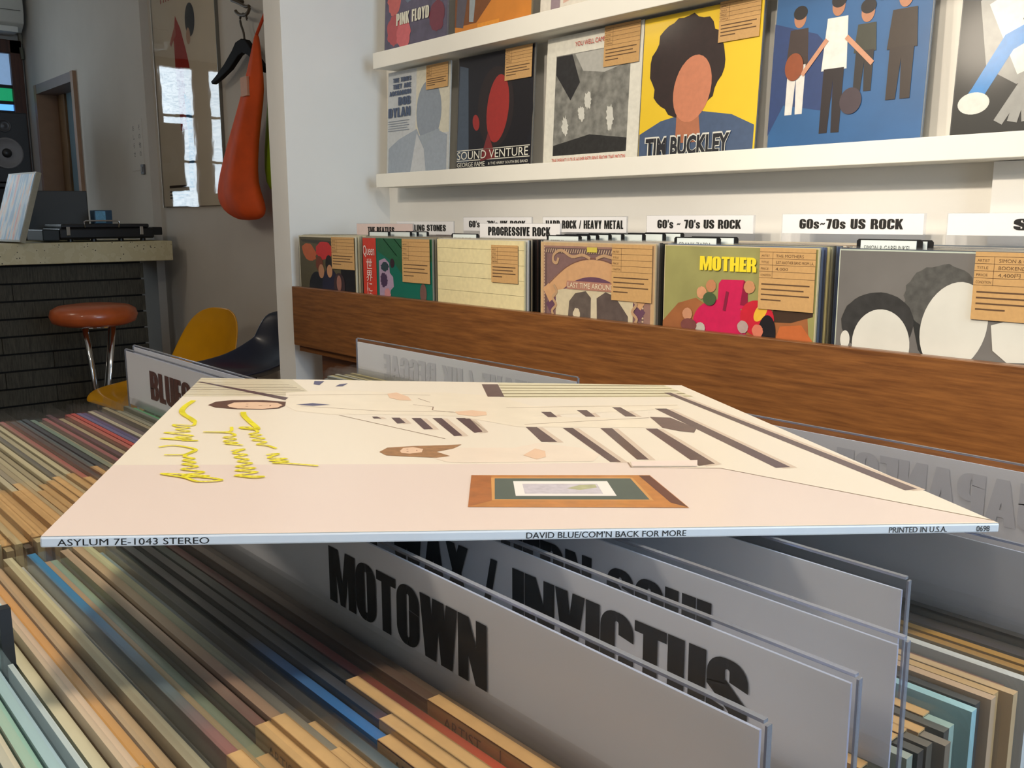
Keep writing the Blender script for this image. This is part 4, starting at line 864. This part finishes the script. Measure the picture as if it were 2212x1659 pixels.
# 5 green with yellow lettering and a pink rounded form
def d(P):
    P.rect(.002, .002, A - .002, A - .002, flat((148, 146, 92), .4, .22, grain=.18, scale=12)); P.poly([(.0, .10), (.0, .175), (.035, .21), (.075, .222), (.12, .20), (.30, .205), (.312, .10)], flat((152, 96, 58), .4, .22, grain=.2, scale=20)); P.poly([(.22, .19), (.245, .222), (.31, .228), (.31, .205), (.27, .192)], C((66, 48, 36))); P.poly([(.235, .14), (.25, .185), (.29, .19), (.312, .165), (.312, .14)], C((190, 104, 56)))
    pk = C((200, 30, 84)); P.ell(.128, .178, .058, .044, pk); P.poly([(.122, .20), (.124, .25), (.13, .257), (.176, .258), (.180, .21)], pk); P.poly([(.170, .215), (.176, .258), (.184, .252), (.186, .214)], C((140, 26, 60)))
    P.ell(.205, .195, .034, .030, C((196, 34, 54)), -.2); P.ell(.212, .206, .010, .019, C((226, 180, 60)), -.6); P.ell(.226, .172, .017, .030, C((26, 24, 30))); P.ell(.12, .152, .042, .010, C((70, 50, 46)))
    P.stroke([(.143, .235), (.138, .205)], .006, C((130, 30, 60)))
    for x, z, c, k in ((.088, .232, (206, 150, 112), (120, 84, 50)), (.108, .245, (190, 130, 92), (96, 66, 40)), (.188, .247, (196, 140, 100), (110, 70, 44)), (.058, .192, (196, 142, 110), (30, 24, 28)), (.178, .178, (176, 156, 150), (70, 76, 100)), (.208, .174, (206, 120, 96), (40, 30, 30)), (.088, .168, (186, 180, 170), (50, 44, 46))):
        P.ell(x, z, .011, .011, C(c), wob=.1)
    P.ell(.106, .222, .014, .012, C((72, 92, 60))); P.ell(.062, .172, .018, .012, C((120, 70, 66)))
def l(P): pp, W_ = block_text('MOTHER', .026, .03); s = .118 / W_; P.shapes([[(x * s + .083, y * .95 + .272) for x, y in q] for q in pp], flat((236, 214, 44), .5, grain=0))
front('olive green record sleeve with yellow lettering MOTHER and pink shapes', BINX[4], C((196, 186, 150)), d, (.050, .154, .212, .314), ('THE MOTHERS', 'JUST ANOTHER BAND FROM L.A.', '4,000'), letters=l)
# 6 grey with plain ovals
def d(P):
    pl = flat((214, 214, 206), .4, .22, grain=.06, scale=14); dkk = flat((52, 52, 52), .4, .22, grain=.3, scale=70)
    P.rect(.002, .002, A - .002, A - .002, flat((112, 110, 108), .4, .22, grain=.16, scale=8))
    P.poly([(.118, .23), (.135, .17), (.17, .13), (.21, .13), (.20, .25)], C((44, 46, 46)))
    P.ell(.160, .250, .052, .046, flat((80, 80, 78), .4, .22, grain=.35, scale=90), .3, wob=.10, n=40); P.ell(.183, .208, .046, .066, pl, -.25, n=40)
    P.ell(.068, .205, .058, .046, dkk, .1, n=40, wob=.03); P.ell(.076, .172, .046, .054, pl, n=40); P.ell(.018, .175, .008, .014, pl)
    P.poly([(.235, .215), (.262, .225), (.313, .23), (.313, .17), (.26, .165), (.24, .18)], pl); P.poly([(.232, .16), (.26, .163), (.313, .168), (.313, .158), (.25, .152)], C((60, 60, 60)))
front('grey record sleeve with two pale ovals, rightmost in the rack', BINX[5], C((190, 200, 188)), d, (.050, .157, .222, .316), ('SIMON & GARFUNKEL', 'BOOKENDS', '4,400円'))

# ---------------------------------------------------------------- genre signs and index tabs in the rack
def sign(label, txt, xl, y, zt, tw, w=.288, hgt=.0375, th=.0185, off=None, paper=M_PAPER):
    zb0 = zr + .0; h = E + zt - zb0
    t = thing('genre_sign', label, 'sign', (xl + w / 2, y, zb0), (0, 0, 0), 'genre signs in the wall rack')
    MB().box(-w / 2, w / 2, -.0006, .0006, 0, h).build('holder_sheet', t, M_HOLDER)
    MB().box(-w / 2 + .002, w / 2 - .004, -.0012, -.0007, h - hgt, h - .001).build('paper_insert', t, paper)
    pp, W_ = block_text(txt, th, .06); s = tw / W_; x0 = -tw / 2 + (off or 0)
    P = Print((0, -.0016, h - hgt), (1, 0, 0), (0, 0, 1), (0, -1, 0)); P.shapes([[(x * s + x0, b + (hgt - th) * .48) for x, b in q] for q in pp], M_INK); P.build('lettering', t)
sign('pinkish sign reading THE BEATLES at the left of the rack', 'THE BEATLES', -2.353, 1.452, -.013, .135, paper=flat((226, 206, 202), .7, grain=.02), off=-.015)
sign('white sign reading ROLLING STONES behind the pinkish sign', 'ROLLING STONES', -2.380, 1.610, -.0075, .20, off=.005)
sign('white sign partly hidden behind the PROGRESSIVE ROCK sign', "60's ~ 70's UK ROCK", -2.067, 1.622, .004, .235)
sign('white sign reading PROGRESSIVE ROCK', 'PROGRESSIVE ROCK', -1.786, 1.452, -.011, .220, th=.0205)
sign('white sign reading HARD ROCK / HEAVY METAL', 'HARD ROCK / HEAVY METAL', -1.742, 1.622, .004, .262, th=.0200)
sign("white sign with apostrophes reading 60's ~ 70's US ROCK", "60's ~ 70's US ROCK", -1.398, 1.622, .006, .222)
sign('white sign without apostrophes reading 60s~70s US ROCK', '60s~70s US ROCK', -1.048, 1.622, .0075, .208)
sign('white sign at the right edge showing the letter S', 'SSW', -.724, 1.622, .0075, .09, off=.01)
for i, (xr, y, zt, txt, tl) in enumerate([(-2.063, 1.3735, -.033, '', 'first small tab behind the red and green sleeve'), (-1.986, 1.390, -.0325, '', 'second small tab behind the red and green sleeve'), (-1.972, 1.4010, -.0326, '', 'third small tab behind the red and green sleeve'), (-1.950, 1.417, -.0326, '', 'fourth small tab behind the red and green sleeve'),
        (-1.693, 1.3735, -.035, 'PINK FLOYD', 'tab behind the cream lined sleeve'), (-1.352, 1.3680, -.0351, 'STEELY', 'first tab behind the ornate brown sleeve'), (-1.343, 1.3845, -.0343, 'BYRDS', 'second tab behind the ornate brown sleeve'), (-1.334, 1.4010, -.0334, '', 'third tab behind the ornate brown sleeve'), (-1.314, 1.417, -.0325, '', 'fourth tab behind the ornate brown sleeve'), (-1.293, 1.4325, -.0315, '', 'fifth tab behind the ornate brown sleeve'), (-1.247, 1.4450, -.0312, 'ODIX', 'sixth tab behind the ornate brown sleeve'), (-1.220, 1.476, -.0304, 'EAD', 'seventh tab behind the ornate brown sleeve'), (-1.186, 1.491, -.0293, '', 'eighth tab behind the ornate brown sleeve'),
        (-1.002, 1.3625, -.034, 'FRANK ZAPPA', 'first tab behind the yellow lettered sleeve'), (-.977, 1.3790, -.0331, '', 'second tab behind the yellow lettered sleeve'), (-.641, 1.3625, -.0324, 'SIMON & GARFUNKEL', 'first tab behind the grey sleeve'), (-.630, 1.3735, -.0332, '', 'second tab behind the grey sleeve')]):
    h = E + zt - zr
    t = thing('index_tab', 'black index tab with white label, ' + tl, 'index tab', (xr - .052, y, zr), (0, 0, 0), 'black index tabs in the wall rack')
    MB().prism([(-.052, 0), (.052, 0), (.052, h - .003), (.049, h), (-.049, h), (-.052, h - .003)], -.0006, .0006).build('tab_holder', t, M_BLACK)
    MB().box(-.045, .043, -.0012, -.0007, h - .022, h - .002).build('tab_label', t, flat((226, 236, 236), .5, grain=.01))
    if txt:
        P = Print((-.045, -.0014, h - .022), (1, 0, 0), (0, 0, 1), (0, -1, 0)); P.shapes(fit_text(txt, .006, .006 + min(.074, .0065 * len(txt)), .004, .0085), flat((88, 92, 92), .6, grain=0)); P.build('tab_lettering', t)

# ================================================================ DISPLAY LEDGES ON THE WALL
def ledge(label, zt, hgt):
    t = thing('display_ledge', label, 'shelf', (-.2, 1.65, E + zt - hgt))
    MB().box(-2.272, 2.4, -.05, -.034, 0, hgt).build('front_lip', t, M_WHITE, bevel=.0015)
    MB().box(-2.262, 2.4, -.034, .05, 0, hgt - .012).build('ledge_board', t, M_WHITE)
    return t
ledge('white display ledge, lower of the two on the wall', .135, .041)
ledge('white display ledge, upper of the two on the wall', .490, .046)
LW = math.radians(-3.0)
def wall_lp(label, xl, zrow, mat, draw, tagbox=None, letters=None, words=()):
    return front(label, xl, mat, draw, tagbox, words, 1.640, E + zrow, LW, .004, 'records displayed on the wall ledges', letters)
WX = [-2.474, -2.122, -1.762, -1.446, -1.104, -.740]
z1 = .135 - .012
# lower 1: pale grey-blue
def d(P):
    P.rect(.002, .002, A - .002, A - .002, C((190, 194, 196))); P.rect(.15, .12, A - .002, A - .002, C((206, 202, 184)))
    P.ell(.215, .185, .062, .088, C((136, 146, 158))); P.poly(u((.48, .36), (.85, .42), (.9, .3), (.8, .18), (.5, .2)), C((150, 160, 170)))
    P.poly(u((.03, .02), (.03, .28), (.2, .36), (.5, .44), (.62, .25), (.8, .42), (.97, .36), (.97, .02)), C((150, 160, 172))); P.poly(u((.4, .02), (.5, .4), (.62, .25), (.66, .02)), C((188, 192, 196)))
def l(P):
    ink = flat((70, 84, 112), .5, grain=0)
    for s_, a, b, y, h in (('THE TIMES', .03, .125, .282, .013), ('THEY ARE', .03, .125, .263, .014), ('A-CHANGIN', .012, .125, .244, .014), ('BOB', .06, .125, .214, .024), ('DYLAN', .008, .125, .180, .028)):
        pp, W_ = block_text(s_, h, .05); P.shapes([[(x * (b - a) / W_ + a, yy + y) for x, yy in q] for q in pp], ink, False)
    for k in range(5): P.rect(.008, .168 - .007 * k, .12 - .01 * (k % 2), .1695 - .007 * k, flat((120, 130, 146), .5, grain=0), False)
wall_lp('pale grey-blue record sleeve on the lower ledge, leftmost', WX[0], z1, C((206, 206, 200)), d, (.045, .150, .245, .313), l)
# lower 2: black with red form
def d(P):
    P.rect(.002, .002, A - .002, A - .002, C((26, 26, 34))); P.poly(u((.01, .1), (.18, .1), (.14, .9), (.02, .93)), C((72, 84, 100))); P.ell(.215, .155, .10, .13, C((24, 22, 28)))
    P.ell(.165, .17, .075, .105, C((40, 32, 34))); P.ell(.175, .165, .045, .088, C((158, 48, 44)), -.12); P.ell(.085, .135, .014, .022, C((150, 46, 44)), .3); P.poly(u((.34, .1), (.44, .34), (.55, .12)), C((120, 44, 46)))
    w = flat((222, 220, 206), .5, grain=0)
    for z in (.062, .034, .014): P.rect(.004, z, A - .006, z + .002, w, False)
def l(P):
    w = flat((226, 224, 210), .5, grain=0)
    P.shapes(fit_text('SOUND VENTURE', .008, .305, .038, .022), w); P.shapes(fit_text('GEORGE FAME', .008, .130, .018, .012), w, False); P.shapes(fit_text('& THE HARRY SOUTH BIG BAND', .145, .305, .020, .007), w, False)
wall_lp('black record sleeve with red form lettered SOUND VENTURE', WX[1], z1, C((120, 116, 108)), d, (.045, .150, .232, .313), l)
# lower 3: white with dark engraving panel
def d(P):
    P.rect(.002, .002, A - .002, A - .002, C((222, 220, 208))); P.rect(.034, .030, .280, .270, flat((92, 92, 88), .5, .4, grain=.85, scale=45)); P.poly([(.036, .268), (.036, .225), (.09, .16), (.12, .20), (.09, .268)], flat((34, 34, 36), .5, .4, grain=.4, scale=90)); P.poly([(.10, .268), (.278, .268), (.278, .23), (.2, .215), (.13, .225)], C((176, 176, 170))); P.poly([(.036, .03), (.28, .03), (.28, .06), (.16, .075), (.036, .055)], flat((32, 32, 32), .5, .4, grain=.6, scale=120))
    for x, z, h in ((.075, .10, .045), (.13, .125, .035), (.225, .11, .06), (.15, .155, .04)): P.ell(x, z, .011, h / 2, C((206, 206, 198)), .1, wob=.5)
rd = flat((196, 62, 44), .5, grain=0)
l = [lambda P: P.shapes(fit_text('YOU WELL CAME', .10, .20, .285, .011), rd), lambda P: P.shapes(fit_text('THE MIRACULOUS HUMP RETURNS FROM THE MOON', .034, .280, .013, .010), rd)]
wall_lp('white record sleeve with a dark engraving panel on the lower ledge', WX[2], z1, C((226, 222, 208)), d, (.040, .150, .225, .316), l)
# lower 4: yellow
def d(P):
    P.rect(.002, .002, A - .002, A - .002, flat((232, 196, 44), .4, .22, grain=.06, scale=6)); P.poly(u((.01, .01), (.01, .2), (.2, .28), (.5, .33), (.8, .28), (.98, .2), (.98, .01)), C((72, 90, 120)))
    P.ell(.125, .20, .098, .105, flat((40, 26, 26), .5, .3, grain=.3, scale=60), wob=.10, n=44); P.poly(u((.34, .36), (.52, .36), (.56, .12), (.34, .12)), C((176, 112, 82))); P.ell(.145, .150, .050, .070, C((200, 128, 96)), -.2)
def l(P):
    P.shapes(fit_text('TIM BUCKLEY', .022, .255, .012, .040, .075), flat((214, 214, 206), .5, grain=0)); P.shapes(fit_text('TIM BUCKLEY', .025, .252, .0135, .037, .04), flat((30, 32, 40), .5, grain=0))
wall_lp('yellow record sleeve with dark rounded mass lettered TIM BUCKLEY', WX[3], z1, C((90, 92, 96)), d, (.050, .150, .235, .316), l)
# lower 5: blue with standing figure shapes
def d(P):
    P.rect(.002, .002, A - .002, A - .002, flat((44, 92, 142), .4, .22, grain=.14, scale=9)); P.poly(u((.0, .12), (.1, .3), (.4, .24), (.5, .5), (.3, .7), (0, .8)), C((40, 62, 110)))
    for x, top, bt, w_, ct, cb in ((.055, .235, .075, .024, (60, 48, 46), (216, 214, 208)), (.135, .245, .035, .026, (222, 220, 214), (36, 28, 32)), (.195, .225, .105, .022, (58, 60, 50), (40, 36, 36)), (.265, .24, .085, .028, (52, 40, 32), (48, 36, 30))):
        mid = (top + bt) / 2 + .01
        P.poly([(x - w_, mid), (x + w_, mid), (x + w_ * .8, top), (x - w_ * .8, top)], C(ct)); P.poly([(x - w_ * .8, bt), (x - w_ * .15, bt), (x, mid * .9), (x + w_ * .15, bt), (x + w_ * .8, bt), (x + w_ * .8, mid + .003), (x - w_ * .8, mid + .003)], C(cb)); P.ell(x, top + .020, .013, .018, C((176, 122, 92)), up=False); P.ell(x, top + .030, .015, .013, C((30, 26, 28)))
    P.stroke([(.115, .205), (.07, .15)], .009, C((196, 142, 112))); P.stroke([(.158, .205), (.21, .155)], .009, C((196, 142, 112)))
    P.ell(.05, .165, .020, .026, C((140, 72, 40))); P.ell(.175, .09, .022, .024, C((66, 54, 62)))
wall_lp('blue record sleeve with a row of standing figures on the lower ledge', WX[4], z1, C((110, 120, 130)), d, (.060, .157, .262, .316))
# lower 6: black with white shapes
def d(P):
    P.rect(.002, .002, A - .002, A - .002, C((22, 24, 24))); g = C((150, 150, 146)); wt = C((214, 214, 206)); bl = C((36, 128, 200))
    P.poly([(.03, .23), (.14, .30), (.22, .30), (.20, .12), (.10, .09), (.05, .12)], g); P.poly([(.045, .222), (.14, .27), (.19, .14), (.10, .105)], wt)
    P.poly([(.02, .075), (.03, .09), (.075, .17), (.12, .19), (.13, .165), (.09, .145), (.05, .075)], bl); P.ell(.035, .065, .026, .018, wt); P.poly([(.10, .19), (.20, .20), (.19, .28), (.12, .28)], C((40, 38, 40)))
    for a in (0, .5, 1.0, 1.5): P.stroke([(.115, .095), (.08 + .035 * a * 1.2, .035)], .016, g)
wall_lp('black record sleeve with white and blue shapes at the right edge', WX[5], z1, C((60, 62, 64)), d)
# upper row: only the lower strips are in view
z2 = .490 - .012
def d(P):
    P.rect(.002, .002, A - .002, A - .002, flat((78, 72, 92), .4, .22, grain=.35, scale=24)); 
    for x, z, c in ((.052, .16, (196, 96, 90)), (.05, .075, (176, 76, 80)), (.12, .19, (96, 110, 130)), (.262, .17, (190, 150, 120)), (.265, .085, (110, 44, 60)), (.10, .06, (200, 96, 100))): P.ell(x, z, .036, .044, C(c), wob=.2)
def l(P):
    pp, W_ = block_text('PINK FLOYD', .034, .06); s = .165 / W_; P.shapes([[(x * s + .065, y + .085) for x, y in q] for q in pp], flat((216, 214, 196), .5, grain=0))
wall_lp('purple patchwork record sleeve lettered PINK FLOYD on the upper ledge', -2.470, z2, C((120, 116, 120)), d, None, l)
def d(P):
    P.rect(.002, .002, A - .002, A - .002, flat((206, 130, 46), .4, .22, grain=.12, scale=14)); P.poly(u((.0, .12), (.0, 1), (1, 1), (1, .35), (.5, .28), (.3, .12)), C((120, 72, 36))); P.poly(u((.02, .12), (.12, .1), (.2, .5), (.05, .8)), C((90, 86, 96))); P.poly(u((.2, .14), (.26, .13), (.3, .5), (.2, .5)), C((150, 160, 166))); P.rect(.10, .018, .19, .034, C((226, 150, 50)))
wall_lp('orange and brown record sleeve on the upper ledge', -2.121, z2, C((150, 130, 100)), d)
def d(P):
    P.rect(.002, .002, A - .002, A - .002, C((222, 216, 204))); P.poly(u((.12, .02), (.22, .02), (.28, .9), (.14, .9)), C((150, 132, 140))); P.poly(u((.26, .1), (.36, .12), (.4, .9), (.3, .9)), C((214, 176, 160))); P.poly(u((.36, .14), (.5, .14), (.6, .9), (.4, .9)), C((60, 52, 52)))
wall_lp('white record sleeve with slim dark and pink shapes on the upper ledge', -1.775, z2, C((214, 206, 190)), d)
def d(P): P.rect(.002, .002, A - .002, A - .002, C((96, 90, 84))); P.ell(.16, .16, .1, .12, C((170, 150, 130)))
wall_lp('brown record sleeve above the yellow sleeve on the upper ledge', -1.430, z2, C((130, 120, 110)), d)
